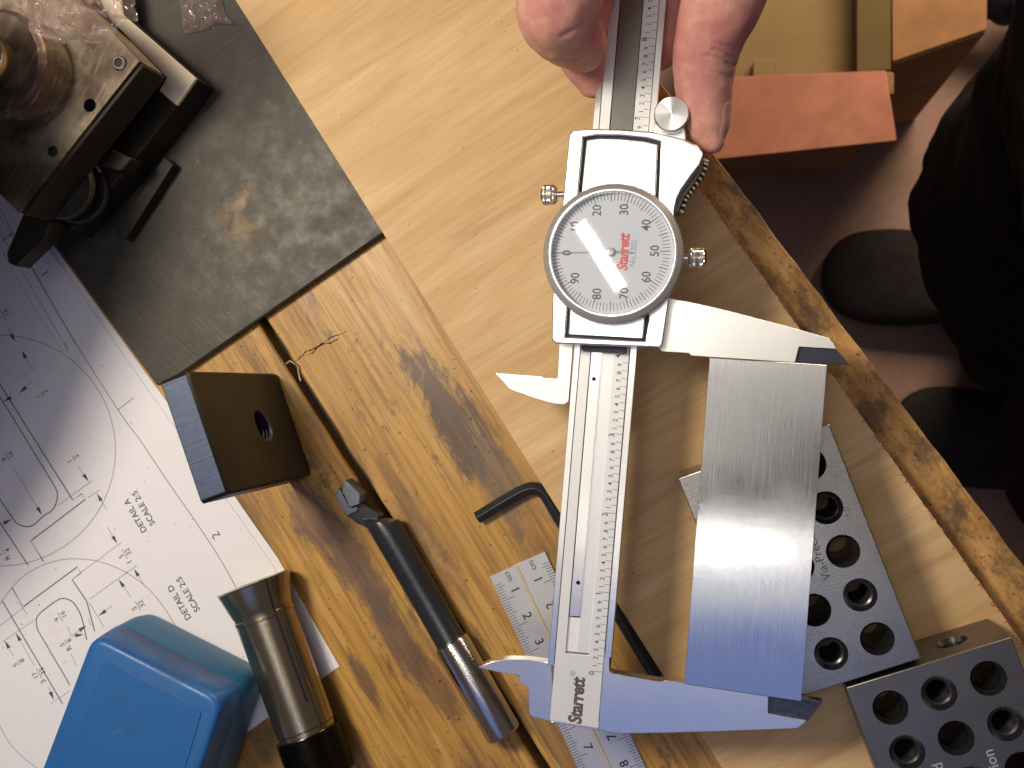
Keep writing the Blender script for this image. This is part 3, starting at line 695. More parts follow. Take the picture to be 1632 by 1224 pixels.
# cut the end obliquely: shear the last rings back on the right-hand side
for i, v in enumerate(mb.v):
    vv = Vector(v); t = (vv - p1).dot(dv); s_ = (vv - p1).dot(side)
    if t > Lb - 4: vv += -dv * max(0, s_ + 3) * .55 * min(1, (t - Lb + 4) / 4) - side * max(0, t - Lb) * 1.0; mb.v[i] = tuple(vv)
mb.build('bar', M['boring'], bb, recalc=True)
hd = U(566, 806, 7.5)
mb = MB(); mb.px([(540, 776), (556, 790), (574, 802), (606, 822), (594, 846), (568, 834), (553, 822), (534, 789)], 8.6, 1.6); mb.build('neck', M['boring'], bb, 1.2, 3, recalc=True)
mb = MB(); mb.px([(549.4, 764.5), (574, 788), (573, 803), (556, 809), (545, 779)], 11.2, 3.2); mb.build('carbide_tip', M['carbide'], bb, .25)
mb = MB(); mb.px([(533, 788), (541, 779), (557, 810), (571, 807), (569, 814), (553.5, 822)], 9.4, 2.4); mb.build('tip_seat', M['carbide'], bb, .25)

# ------------------------------------------------------------------ collet
co = thing('collet', 'bronze-grey split steel collet with a flared mouth and threaded tail', 'collet', U(450, 1060, .1))
zc = 11.6
q0 = U(404, 928, zc); q1 = U(512, 1228, zc); ax = (q1 - q0).normalized()
def cpos(px, py): return (U(px, py, zc) - q0).dot(ax)
f1, b1, e1_ = cpos(424, 980), cpos(493, 1166), cpos(516, 1240)
mb = MB(); mb.rev(q0, q1, [(2.5, 6.0), (0.2, 6.2), (0, 6.6), (0, 12.6), (.5, 13.0), (f1 - 2.4, 10.9), (f1 - 2.0, 10.6), (f1 - .9, 10.55), (f1 - .7, 10.75), (f1 + .6, 10.75), (f1 + .9, 10.35), (f1 + 1.6, 10.35), (b1 - 2.2, 10.35), (b1 - 1.8, 10.0), (b1 - .2, 10.0)], 96, False)
# slit: solid black strips, the dark of the gap put into colour
body = mb.build('body', M['collet'], co, recalc=True)
mb = MB(); mb.rev(q0, q1, [(1.5, 6.2), (12, 5.2), (30, 5.2)], 48, False); mb.build('bore', M['hole'], co, recalc=True)
th = [(b1 - .2, 9.9), (b1, 11.2)]; k = 0; t = b1 + .3
while t < e1_: th.append((t, 11.35 if k % 2 else 10.7)); t += .42; k += 1
th += [(e1_, 10), (e1_, .1)]
mb = MB(); mb.rev(q0, q1, th, 96, False); mb.build('thread', M['colletd'], co, recalc=True, smooth=20)
for ang_, in ((44,), (164,), (284,)):
    a_ = ax.cross(Vector((0, 0, 1))).normalized(); a_ = a_ if a_.x > 0 else -a_; up = a_.cross(ax).normalized(); up = up if up.z > 0 else -up
    rr = a_ * math.sin(math.radians(ang_)) + up * math.cos(math.radians(ang_)); tt = rr.cross(ax)
    mb = MB(); Lsl = cpos(503, 1108)
    for (s0, s1, r0, r1) in ((0, f1 - 2.2, 13.16, 10.93), (f1 - 2.2, Lsl, 10.75, 10.45)):
        c0 = q0 + ax * s0 + rr * (r0 + .03); c1_ = q0 + ax * s1 + rr * (r1 + .03)
        W_ = .36
        mb.add([c0 - tt * W_, c0 + tt * W_, c1_ + tt * W_, c1_ - tt * W_, c0 - tt * W_ - rr * 3, c0 + tt * W_ - rr * 3, c1_ + tt * W_ - rr * 3, c1_ - tt * W_ - rr * 3],
               [(0, 1, 2, 3), (4, 7, 6, 5), (0, 4, 5, 1), (1, 5, 6, 2), (2, 6, 7, 3), (3, 7, 4, 0)])
    mb.build('slit', M['under'], co, recalc=True, smooth=0)

# ------------------------------------------------------------------ blue plastic box
bx = thing('plastic_box', 'closed blue plastic box with a rounded lid lying on the drawing sheets', 'plastic box', U(250, 1150, 1))
tq = [(147, 1010), (355, 1117), (262, 1400), (15, 1360)]; bq = [(253, 978), (409, 1085), (418, 1118), (300, 1380), (110, 1330)]
tq3 = [U(x, y, 36) for x, y in tq]; 
cen = sum((Vector(p) for p in tq3), Vector()) / 4
def ringz(z, grow, rad):
    pts = []
    for p in tq3:
        d = Vector((p.x - cen.x, p.y - cen.y)); pts.append(Vector((p.x, p.y)) + d.normalized() * grow)
    return [Vector((x, y, z)) for x, y in rounded(pts, rad, 8)]
def loft(mb, rings, cap=True):
    n = len(rings[0])
    for a, b in zip(rings, rings[1:]): mb.add(a + b, [(i, i + n, (i + 1) % n + n, (i + 1) % n) for i in range(n)])
    if cap: mb.add(rings[0], [tuple(range(n))]); mb.add(rings[-1], [tuple(range(n))[::-1]])
mb = MB(); loft(mb, [ringz(z, g, 6) for z, g in ((36, -2.2), (35.7, -1.1), (34.9, -.3), (33.6, .1), (22.4, 1.4), (22.2, 1.1))]); mb.build('lid', M['bluep'], bx, recalc=True, smooth=60)
mb = MB(); loft(mb, [ringz(z, g, 6) for z, g in ((22.1, .9), (21.6, 1.3), (10, 1.9), (3, 1.2), (1.0, .2))]); mb.build('base', M['bluep2'], bx, recalc=True, smooth=60)
mb = MB(); r1, r2 = [], []
ins = [(166, 1052), (322, 1132), (244, 1392), (56, 1356)]
a_ = rounded(ins, 12, 6)
mb.px(a_, 36.35, 35.0); mb.build('lid_panel', M['bluep'], bx, .3, 3)

# ------------------------------------------------------------------ hex key
hk = MB(); pts = spline([Vector(p) for p in ((761, 825, 0), (800, 801, 0), (832, 783, 0), (852, 778, 0), (868, 786, 0), (882, 808, 0), (900, 838, 0), (960, 936, 0), (1047, 1079, 0))], 8)
hk.sweep([U(p.x, p.y, 2.35) for p in pts], 2.45, 6, True, phase=math.radians(30))
tag(hk.build('hex_key', M['black'], None, .18, 2, smooth=20, recalc=True), 'black L-shaped hex key partly under the caliper beam', 'hex key')

# ------------------------------------------------------------------ steel rule
rl = thing('steel_rule', 'short steel centimetre rule with scales on both edges, under the caliper beam', 'ruler', U(880, 1000, .1))
RZ = 1.1
ra, rb = U(780, 918.5, RZ), U(868, 878.5, RZ); rw = (rb - ra).length; ru = (rb - ra).normalized(); rd = (U(923, 1209, RZ) - ra).normalized()
rd = (rd - ru * rd.dot(ru)).normalized(); cm = 9.72
def R(s_, t_, z=RZ): p = ra + rd * s_ + ru * t_; return Vector((p.x, p.y, z))
mb = MB(); mb.prism([R(0, 0), R(110, 0), R(110, rw), R(0, rw)], [R(0, 0, .1), R(110, 0, .1), R(110, rw, .1), R(0, rw, .1)]); mb.build('blade', M['ruler'], rl, .1, recalc=True)
mid = rw * .47
mb = MB(); mb.prism([R(0.2, mid - .35, 1.45), R(109, mid - .35, 1.45), R(109, mid + .55, 1.45), R(.2, mid + .55, 1.45)], [R(.2, mid - .5), R(109, mid - .5), R(109, mid + .7), R(.2, mid + .7)]); mb.build('ridge', M['brass'], rl, .1, recalc=True)
mb = MB(); zz = RZ + .03
for k in range(4, 110):
    s_ = k * cm / 10; ln = 3.9 if k % 10 == 0 else (3.2 if k % 5 == 0 else 2.3)
    if k % 10 in (0,): ln = 4.6
    mb.ribbon([R(s_, .1, zz), R(s_, ln * 1.15, zz)], .2); mb.ribbon([R(s_, rw - .1, zz), R(s_, rw - ln * 1.05, zz)], .2)
da = math.degrees(math.atan2(rd.y, rd.x))
for k in range(1, 11):
    text(mb, str(k), R(k * cm - 1.9, 6.2, zz), 4.4, da, .012); text(mb, str(k), R(k * cm - 1.9, rw - 6.0, zz), 4.4, da + 180, .012)
text(mb, 'cm', R(2.8, 6.4, zz), 3.0, da, .005); text(mb, 'cm', R(2.6, rw - 6.0, zz), 3.0, da + 180, .005)
mb.build('graduations', M['ink'], rl, smooth=0)

# ------------------------------------------------------------------ drilled gauge blocks
def gauge_block(c00, c10, z, label, mat, writing, Lf=1.5, T=25.4, Lpx=None, sideholes=True):
    a, b = U(*c00, z), U(*c10, z); W = (b - a).length; ex = (b - a).normalized(); ey = Vector((ex.y, -ex.x, 0)); Ln = W * Lf
    if Lpx: Ln = (U(*Lpx, z) - b).dot(ey)
    g = thing('gauge_block', label, 'gauge block', a + (ex * W + ey * Ln) / 2 - Vector((0, 0, T)), 'drilled gauge blocks')
    Q = lambda u, v, d=0: a + ex * u + ey * v - Vector((0, 0, d))
    holes = []; R1, R2 = W * .104, W * .082
    for j in range(5):
        for i in range(3): holes.append((W * (.205, .5, .795)[i], Ln * (.127 + .1865 * j), (i + j) % 2))
    def ring(u, v, r, d): return [Q(u + r * math.cos(2 * math.pi * k / 36), v + r * math.sin(2 * math.pi * k / 36), d) for k in range(36)]
    mb = MB(); top = [Q(0, 0), Q(0, Ln), Q(W, Ln), Q(W, 0)]; bot = [p - Vector((0, 0, T)) for p in top]
    ht = [ring(u, v, R1, 0) for u, v, k in holes]; mb.poly(top, ht); mb.poly(bot, [ring(u, v, R1, T) for u, v, k in holes], flip=True)
    sh = []
    if sideholes:
        sh = [(W * .30, T * .5), (W * .70, T * .5)]
        def sring(u, d, r): return [Q(u + r * math.cos(2 * math.pi * k / 36), 0, d + r * math.sin(2 * math.pi * k / 36)) for k in range(36)]
        fr_ = [Q(0, 0, 0), Q(0, 0, T), Q(W, 0, T), Q(W, 0, 0)]; hs_ = [sring(u, d, 5.0) for u, d in sh]
        mb.add(fr_ + [p for h in hs_ for p in h], cdt([fr_] + hs_))
        mb.add([Q(0, Ln, 0), Q(0, Ln, T), Q(W, Ln, T), Q(W, Ln, 0)], [(0, 1, 2, 3)])
    mb.add([Q(0, 0, 0), Q(0, 0, T), Q(0, Ln, T), Q(0, Ln, 0)], [(0, 1, 2, 3)]); mb.add([Q(W, 0, 0), Q(W, 0, T), Q(W, Ln, T), Q(W, Ln, 0)], [(3, 2, 1, 0)])
    mb.build('body', mat, g, .35, 2, recalc=True, ang=60)
    for u, v, k in holes:
        mb = MB(); c = Q(u, v, 0)
        prof = [(0.02, R1), (.25, R1 * .985), (1.9, R2)]
        if k: prof += [(2.2 + i * .55, R2 * (.97 if i % 2 else .84)) for i in range(38)]
        else: prof += [(3, R2 * .98), (T - 2, R2 * .98)]
        prof += [(T - .1, R1)]
        mb.rev(c, c - Vector((0, 0, T)), prof, 36, False); mb.build('bore', M['hole'], g, recalc=True, smooth=25)
    for u, d in sh:
        mb = MB(); c = Q(u, 0, d); mb.rev(c, c + ey * 3, [(0, 5.0), (1.5, 4.1), (2.4, 4.1), (2.4, .1)], 36, False); mb.build('side_bore', M['hole'], g, recalc=True, smooth=25)
    mb = MB(); an = math.degrees(math.atan2(-ey.y, -ey.x))
    for (tx, u, v, s_, bold) in writing: text(mb, tx, Q(W * u, Ln * v, -.03), s_, an, bold)
    mb.build('engraving', M['grey2'], g, smooth=0)
    return g
M['grey2'] = plain('etched_lettering', (.13, .13, .14), .5, .2, .05, 900, 0)
ga = gauge_block((1081, 762), (1322, 675.5), 33.5, 'drilled grey steel gauge block lying under the brushed steel bar', M['block'], [('Via-Precision', .645, .46, 3.6, 0.0), ('d.p', .90, .36, 3.2, -.005)], Lpx=(1477, 1047))
M['grey2'] = plain('pale_etched_lettering', (.42, .42, .44), .5, .2, .05, 900, 0)
gb = gauge_block((1348, 1095.5), (1612, 1015.5), 33.5, 'drilled grey steel gauge block in the bottom right corner, uncovered', M['block2'], [('Hardened', .345, .505, 4.4, .01), ('Precision', .645, .50, 4.4, .01)])

# ------------------------------------------------------------------ brushed bar held in the jaws
mb = MB(); mb.px([(1131, 569.5), (1318, 581.8), (1277, 1118.5), (1090.5, 1090.5)], 43.2, 33.55)
tag(mb.build('steel_bar', M['bar'], None, .2), 'flat brushed steel bar held between the caliper jaws over the gauge block', 'steel bar')

# ------------------------------------------------------------------ dial caliper
cal = thing('dial_caliper', 'steel dial caliper with grey dial face and white scale, measuring the brushed bar', 'caliper', U(950, 620, 33))
def Lx(y): return 903 + (700 - y) * .0835
def B(t, y, z): return U(Lx(y) + t, y + t * .0, z)
def strip(mb, t0, t1, y0, y1, zt_, zb_, sl=.0835):
    ptsx = [(Lx(y0) + t0, y0 + t0 * sl), (Lx(y0) + t1, y0 + t1 * sl), (Lx(y1) + t1, y1 + t1 * sl), (Lx(y1) + t0, y1 + t0 * sl)]
    mb.px(ptsx, zt_, zb_)
YT, YB = -420, 1150
ZB = 40.0
mb = MB(); strip(mb, .3, 99.3, YT, 1054, 38.6, 36.0); mb.build('beam_core', M['under'], cal, .1)
mb = MB(); strip(mb, 0, 9.8, YT, 1060, ZB, 36.2); mb.build('rail', M['steel'], cal, .12)
mb = MB(); strip(mb, 89, 99.6, YT, 1040, ZB, 36.2); mb.build('rail', M['steel'], cal, .12)
# white scale plate: U shape left strip, bottom plate, right strip
mb = MB()
def bp(t, y): return (Lx(y) + t, y + t * .1)
mb.px([bp(10.6, YT), bp(26.2, YT), bp(26.2, 1038), bp(64, 1038), bp(64, YT), bp(88.3, YT), bp(88.3, 1152), bp(10.6, 1147)], ZB - .05, 38.2); mb.build('scale_plate', M['scale'], cal, .08)
mb = MB(); strip(mb, 45, 64, 300, 1036, 39.35, 38.2); mb.build('channel_floor', M['chan'], cal)
mb = MB(); strip(mb, 27, 63.6, 981, 1035.5, 39.0, 38.2); mb.build('channel_end', M['white'], cal)
# rack with teeth
mb = MB(); pl = []
y = 556.0
while y < 979: pl += [(Lx(y) + 46.5, y + 3.2), (Lx(y + 1.45) + 43.4, y + 4.6)]; y += 2.95
mb.px([bp(28, 540), (Lx(540) + 46.5, 542)] + pl + [(Lx(979) + 46, 982), bp(28, 979)], 39.75, 38.2); mb.build('rack', M['steel'], cal, smooth=0)
mb = MB(); strip(mb, 28, 63, YT, 222, 39.85, 38.2); mb.build('rod_cover', M['rod'], cal)
for (x, y_, rr) in ((946.5, 604, 3.2), (921.5, 928.5, 3.4)):
    c = U(x, y_, 39.8); mb = MB(); mb.rev((c.x, c.y, 39.7), (c.x, c.y, 39.95), [(0, rr / 5.3), (.2, rr / 5.3), (.2, rr / 5.3 * .72), (.05, rr / 5.3 * .66), (.05, .02)], 24, False); mb.build('rack_screw', M['colletd'], cal, recalc=True)
# graduations and numerals
mb = MB(); zz = ZB + .0; beam_ang = 90 - math.degrees(math.atan(.0835)) 
for n_ in range(-1, 140):
    y = 1071 - n_ * 12.62
    if n_ < 0: continue
    if 215 < y < 556: continue
    t0_ = 71 if n_ % 10 == 0 else 79
    mb.ribbon([U(Lx(y) + t0_, y + (t0_ - 88) * .09, zz), U(Lx(y) + 88, y, zz)], .13)
    dgt = n_ // 10 if n_ % 10 == 0 else n_ % 10
    big = n_ % 10 == 0
    tc = 71.5 if big else 75.5
    yy = y + (4.4 if n_ != 0 else 5) - (1.6 if big else .6)
    text(mb, str(dgt), U(Lx(yy) + tc, yy + (tc - 88) * .09, zz), 2.35 if big else 1.95, beam_ang, .004)
mb.ribbon([U(Lx(300) + 88.6, 300, ZB), U(Lx(1150) + 88.6, 1150, ZB)], .14)
mb.build('graduations', M['ink'], cal, smooth=0)
mb = MB(); text(mb, 'Starrett', U(920, 1117, ZB), 5.6, beam_ang, .04, .84, space=.95, shear=.12); mb.build('maker_name', M['logo'], cal, smooth=0)
mb = MB(); text(mb, '®', U(913.5, 1073.5, ZB), 2.2, beam_ang, 0); mb.build('registered_mark', M['grey'], cal, smooth=0)
# fixed jaws
fj = [(877.5, 1050), (875, 1056), (858.8, 1054.3), (839, 1051.5), (806, 1051), (786, 1053.5), (761, 1063.6), (790, 1070.5), (827.5, 1077), (828, 1089), (836, 1092), (841, 1096), (842, 1102), (843, 1136), (847, 1142), (877, 1149.5), (884, 1149)]
mb = MB(); mb.px(fj, 39.7, 34.6); mb.build('inner_jaw', M['jaw'], cal, .12)
fo = [(960, 1040), (974.5, 1040), (972, 1046), (971, 1052), (970.6, 1068), (976, 1073.5), (1053, 1086.3), (1056, 1086.3), (1060, 1083.8), (1225, 1106), (1224, 1136.5), (1286, 1149), (1271, 1160.8), (1160, 1165), (1060, 1168), (1009, 1168.8), (978, 1168), (954, 1163)]
mb = MB(); mb.px(fo, 39.7, 34.6); mb.build('outer_jaw', M['jaw'], cal, .12)
mb = MB(); mb.px([(876, 1151), (884, 1149), (954, 1159), (954, 1163.5)], 39.68, 34.6); mb.build('jaw_foot', M['jaw'], cal, .1)
mb = MB(); mb.px([(1223, 1107), (1311.5, 1118), (1287, 1149), (1223, 1137)], 38.4, 34.6); mb.build('jaw_tip', M['hole'], cal, .12)
# moving frame: steel under the cover, jaws
mj = [(906, 640), (900, 644.5), (887, 644), (872, 641), (843, 632), (812, 620.6), (788.5, 593.8), (865, 599.5), (867, 601.8), (887, 603), (888.6, 600), (891.5, 545), (913.2, 545)]
mb = MB(); mb.px(mj, 39.7, 34.6); mb.build('inner_jaw', M['jaw'], cal, .12)
mo = [(1050, 470), (1067, 476), (1100, 481.6), (1160, 495.5), (1254, 520), (1321, 539), (1328, 546), (1332.5, 556), (1277, 552.5), (1273, 553), (1267, 577.5), (1131, 568.8), (1101, 566.4), (1098, 562.6), (1056, 560), (1040, 548)]
mb = MB(); mb.px(mo, 40.2, 34.6); mb.build('outer_jaw', M['jaw'], cal, .12)
mb = MB(); mb.px([(1274, 553.5), (1278, 551), (1332.5, 556), (1354, 581.5), (1267, 578)], 38.8, 34.6); mb.build('jaw_tip', M['navy'], cal, .12)
# lower frame and cover
sb = [(907, 214), (911, 208), (947, 205), (988, 206), (1042, 210), (1092, 222), (1110, 231), (1119, 240), (1121, 249), (1116, 262), (1102, 280), (1087, 301), (1079, 318), (1075, 337), (1066.5, 480), (1056, 548), (1052, 554), (1044, 553.5), (886, 547.5), (880, 543), (879, 537), (881, 470), (897, 323)]
def shrink(pts, d):
    cx = sum(p[0] for p in pts) / len(pts); cy = sum(p[1] for p in pts) / len(pts)
    return [(x + (cx - x) * d, y + (cy - y) * d) for x, y in pts]
mb = MB(); mb.px(shrink(sb, .025), 44, 40.4); mb.build('frame', M['under'], cal, .3)
pan = [(930, 218.5), (950, 215.5), (990, 216), (1030, 220), (1053.5, 225.5), (1050, 300), (1032, 520), (1029, 544), (901, 537), (904, 495), (922, 305)]
hole_ = [tuple(U(x, y, 50)) for x, y in pan]
mb = MB(); mb.px(sb, 50, 44.1, [hole_]); mb.build('cover', M['satin'], cal, 1.0, 3, ang=60, smooth=50)
mb = MB(); mb.px(shrink(pan, -.01), 48.2, 44.2); mb.build('cover_groove', M['under'], cal)
def inset(pts, d):
    out = []
    cx = sum(p[0] for p in pts) / len(pts); cy = sum(p[1] for p in pts) / len(pts)
    for x, y in pts: out.append((x + (d if x < cx else -d), y + (d if y < cy else -d)))
    return out
mb = MB(); mb.px(inset(pan, 4.6), 50.1, 48.25); mb.build('cover_panel', M['satin'], cal, .35, 3)
mb = MB(); mb.px(rounded([(924, 546), (928.5, 560), (998.5, 564), (999, 548)], 4), 41.5, 40.1); mb.build('wiper', M['navy'], cal, .2)
# thumb grip ridges along the curve
gp = MB(); gp.px([(1110, 240), (1122, 250), (1121, 270), (1104, 296), (1092, 312), (1082, 338), (1070, 340), (1068, 300)], 43.8, 35.5); gp.build('thumb_grip', M['colletd'], cal, .3)
cv = spline([Vector((1123, 254)), Vector((1117, 274)), Vector((1102, 296)), Vector((1089, 316)), Vector((1081, 342))], 6)
for i in range(0, len(cv) - 1, 2):
    p = cv[i]; d = (cv[i + 1] - p).normalized(); n_ = Vector((-d.y, d.x)); n_ = n_ if n_.x > 0 else -n_
    mb = MB(); mb.px([tuple(p - d * 2.7 - n_ * 2), tuple(p + d * 2.4 - n_ * 2), tuple(p + d * 3.4 + n_ * 8), tuple(p - d * .6 + n_ * 8.6)], 42.5, 35.5); mb.build('ridge', M['grip'], cal, .2)
# dial
dc = U(975.5, 403, 57); sc_ = S(57)
def DP(r_px, ang, z, c=None): c = c or dc; return Vector((c.x + r_px / sc_ * math.cos(ang), c.y + r_px / sc_ * math.sin(ang), z))
mb = MB(); n = 720
Rb = 112 / sc_
def kn(t, ph): return (.004 if math.sin(ph * 120) > 0 else -.006) if .8 < t < 5.6 else 0
mb.rev((dc.x, dc.y, 50.2), (dc.x, dc.y, 60), [(0, Rb - .8), (0, Rb - .4), (.9, Rb), (5.0, Rb), (5.1, Rb - .12), (6.1, Rb - .3), (6.95, Rb - 1.5), (7.1, Rb - 1.75), (7.1, Rb - 1.9)], n, False, kn); mb.build('bezel', M['bezel'], cal, recalc=True, smooth=25)
mb = MB(); mb.rev((dc.x, dc.y, 50.2), (dc.x, dc.y, 60), [(7.0, Rb - 1.75), (7.35, Rb - 2.0), (7.35, Rb - 2.35), (6.9, Rb - 2.6), (5.0, Rb - 2.75)], 160, False); mb.build('bezel_ring', M['chrome'], cal, recalc=True)
mb = MB(); mb.rev((dc.x, dc.y, 50.2), (dc.x, dc.y, 60), [(0, .05), (0, Rb - .9), (4.9, Rb - .9), (4.9, Rb - 2.7), (4.6, Rb - 2.8), (4.6, .05)], 128, False); mb.build('dial_face', M['dial'], cal, recalc=True)
fzz = 54.83; fc = U(973.5, 401.5, fzz); fs_ = S(fzz)
def FP(r, ang, z=fzz): return Vector((fc.x + r / fs_ * math.cos(ang), fc.y + r / fs_ * math.sin(ang), z))
mb = MB()
for k in range(100):
    a = math.pi - 2 * math.pi * k / 100 + math.radians(-.5)
    l = 17 if k % 10 == 0 else (14.5 if k % 5 == 0 else 12)
    mb.ribbon([FP(94.5 - l, a), FP(94.5, a)], .19 if k % 5 else .25)
for k in range(10):
    a = math.pi - 2 * math.pi * k / 10; text(mb, str(k * 10), FP(70, a), 3.6, 88, .012, .92)
mb.build('dial_numerals', M['ink'], cal, smooth=0)
mb = MB(); text(mb, 'Starrett', FP(20.5, math.radians(-3)), 4.3, 86, .035, .84, space=.93, shear=.1); text(mb, '®', FP(34, math.radians(56)), 1.3, 86); mb.build('dial_maker_name', M['red'], cal, smooth=0)
mb = MB(); text(mb, 'No.3202', FP(36, math.radians(-5)), 2.3, 86, .004, .95); mb.build('dial_model_number', M['grey'], cal, smooth=0)
mb = MB(); nz = 55.3; v = [FP(92, math.pi, nz), FP(60, math.pi - .02, nz), FP(60, math.pi + .02, nz), FP(4, math.pi - .5, nz), FP(4, math.pi + .5, nz)]
mb.ribbon([FP(93, math.pi, nz), FP(4, math.pi, nz)], .24); mb.ribbon([FP(4, 0, nz), FP(26, -.05, nz), FP(34, -.08, nz)], .45)
mb.build('needle', M['grey'], cal, smooth=0)
mb = MB(); mb.rev((fc.x, fc.y, 54.85), (fc.x, fc.y, 56), [(0, 1.25), (.7, 1.2), (.9, .9), (.9, .5), (.6, .45), (.6, .02)], 32, False); mb.build('needle_hub', M['bezel'], cal, recalc=True)
mb = MB(); Rg = Rb - 2.65; prof = []
for k in range(0, 15): u = k / 14; prof.append((6.2 + .22 * (1 - u * u) ** 1.0, max(.01, Rg * u)))
mb.rev((dc.x, dc.y, 50.2), (dc.x, dc.y, 60), prof, 96, False); mb.build('crystal', M['glass'], cal, recalc=True, smooth=80)
# knurled screws
def knob(name, pa, pb, r, stem, mat, nteeth=26, stem_r=.9):
    pa, pb = Vector(pa), Vector(pb); ln = (pb - pa).length; ax_ = (pb - pa).normalized()
    prof = [(0, .05), (0, r * .72), (.35, r * .92), (.6, r)] + [(.6 + (ln - 1.5) * k / 16, r) for k in range(1, 17)] + [(ln - .55, r * .9), (ln - .4, r * .8), (ln, r * .7), (ln, .05)]
    def md(t, ph):
        if .65 < t < ln - .9: return .045 * (math.sin(ph * nteeth + t * 5.5) * math.sin(ph * nteeth - t * 5.5))
        return 0
    mb = MB(); mb.rev(pa, pb, prof, 156, False, md); g = mb.build(name, mat, cal, recalc=True, smooth=25)
    mb = MB(); mb.rev(pb - ax_ * .1, pb + ax_ * stem, [(0, stem_r), (stem, stem_r)], 24); mb.build('stem', M['steel'], g, recalc=True)
knob('lock_screw', U(862.5, 311, 46), U(888.5, 310, 46), 2.95, 2.2, M['colletd2'] if 'colletd2' in M else M['steel'])
knob('bezel_clamp', U(1126, 412, 45), U(1096, 411.5, 45), 2.9, 3.0, M['steel'])
# thumb wheel
tw = U(1070, 181, 49.5); rr = 27.5 / S(49.5)
def kn2(t, ph): return (.02 if math.sin(ph * 34) > 0 else -.015) if t < 2.6 else 0
mb = MB(); mb.rev((tw.x, tw.y, 45.2), (tw.x, tw.y, 50), [(0, .05), (0, rr * .96), (.3, rr), (2.6, rr), (2.7, rr * .97), (4.2, rr * .99), (4.5, rr * .94), (4.55, .05)], 272, False, kn2)
m_ = N('turned_chrome'); g_ = m_.n('NewGeometry').outputs['Position']
sx_ = m_.n('VectorMath', {0: g_, 1: (tw.x * MM, tw.y * MM, 0)}, operation='SUBTRACT').outputs[0]
tg = m_.n('VectorMath', {0: sx_, 1: (0, 0, 1)}, operation='CROSS_PRODUCT').outputs[0]; tgn = m_.n('VectorMath', {0: tg}, operation='NORMALIZE').outputs[0]
ln_ = m_.n('VectorMath', {0: sx_}, operation='LENGTH').outputs['Value']
rg_ = m_.noise(m_.n('CombineXYZ', {'X': ln_}).outputs[0], 9000, 2)
m_.t.links.new(tgn, m_.p.inputs['Tangent'])
mt = m_.set(base=(.80, .77, .71), metal=1.0, rough=.30, aniso=.9, nrm=m_.bump(rg_, .06, .00002))
mb.build('thumb_wheel', mt, cal, recalc=True, smooth=25)
mb = MB(); mb.px([(1044, 186), (1092, 196), (1094, 228), (1040, 216)], 45, 36.3); mb.build('wheel_mount', M['satin'], cal, .3)
mb = MB(); mb.rev((tw.x, tw.y, 40), (tw.x, tw.y, 46), [(0, 2), (6, 2)], 24); mb.build('wheel_axle', M['steel'], cal, recalc=True)

# ------------------------------------------------------------------ hand (one continuous surface)
def tube(mb, pts):
    P = [Vector((*U(x, y, z), r)) for x, y, z, r in pts]; Q = spline(P, 6)
    mb.sweep([Vector(q[:3]) for q in Q], [q[3] for q in Q], 20)
    mb.sphere(Q[0][:3], Q[0][3] * .995); mb.sphere(Q[-1][:3], Q[-1][3] * .995)
hb = MB()
tube(hb, [(1190, -150, 66, 14), (1170, -70, 62, 12.8), (1151, 0, 58, 11.7), (1134, 50, 53, 10.4), (1124, 92, 49, 9.5), (1122, 140, 45, 8.5), (1125, 180, 43, 7.3), (1131, 212, 42, 5.8), (1134, 224, 42, 4.2)])   # thumb
tube(hb, [(930, -190, 78, 13), (905, -90, 80, 12.6), (893, -10, 76, 12.2), (886, 26, 70, 10.9), (903, 52, 60, 9.6), (926, 72, 52, 8.0)])                # bent index finger
tube(hb, [(955, -160, 50, 11), (930, -20, 47, 10), (921, 55, 44, 8.8), (930, 98, 40, 7.0), (944, 134, 36.5, 4.6)])                                   # finger behind
tube(hb, [(1060, -200, 40, 11), (1075, -60, 30, 9), (1068, 30, 27, 7.5), (1050, 80, 27, 6.5)])                                                       # finger under the beam
tube(hb, [(1185, -170, 68, 15), (1150, -240, 74, 20), (1080, -330, 78, 24), (1068, -430, 84, 26)])
tube(hb, [(930, -180, 76, 14), (960, -260, 78, 20), (1040, -340, 80, 24)])
tube(hb, [(960, -160, 52, 13), (1010, -250, 66, 20), (1060, -340, 78, 22)])
tube(hb, [(1060, -190, 42, 12), (1070, -270, 60, 18), (1075, -350, 78, 22)])
ho = hb.build('person', M['skin'], None, smooth=0, recalc=False)
rm = ho.modifiers.new('remesh', 'REMESH'); rm.mode = 'VOXEL'; rm.voxel_size = .0009; rm.use_smooth_shade = True
sm = ho.modifiers.new('smooth', 'SMOOTH'); sm.factor = .7; sm.iterations = 7
dg = bpy.context.evaluated_depsgraph_get(); me = bpy.data.meshes.new_from_object(ho.evaluated_get(dg)); ho.modifiers.clear()
# creases pressed into the skin
crs = [((1138, 78), (1172, 92), .9, 2.2), ((1125, 88), (1172, 104), .9, 2.0), ((1140, 68), (1176, 80), .7, 2.0), ((1080, 96), (1104, 108), .6, 2.2), ((895, 58), (935, 38), .5, 3), ((1150, 116), (1165, 122), .5, 1.6)]
nrms = [v.normal.copy() for v in me.vertices]; newc = []
for v, vn in zip(me.vertices, nrms):
    co_ = v.co / MM; cc = v.co.copy()
    for (a, b, dp, wd) in crs:
        if co_.z < 30: continue
        A_, B_ = U(*a, co_.z), U(*b, co_.z); ab_ = B_ - A_; t = max(0, min(1, (co_ - A_).dot(ab_) / ab_.length_squared)); d_ = (co_ - (A_ + ab_ * t)).length * 4.8
        if d_ < wd * 3: cc -= vn * MM * dp * math.exp(-(d_ / wd) ** 2) * .8
    newc.append(cc + vn * MM * .25 * noise.noise(co_ * .22))
me.vertices.foreach_set('co', [x for c_ in newc for x in c_]); me.update()
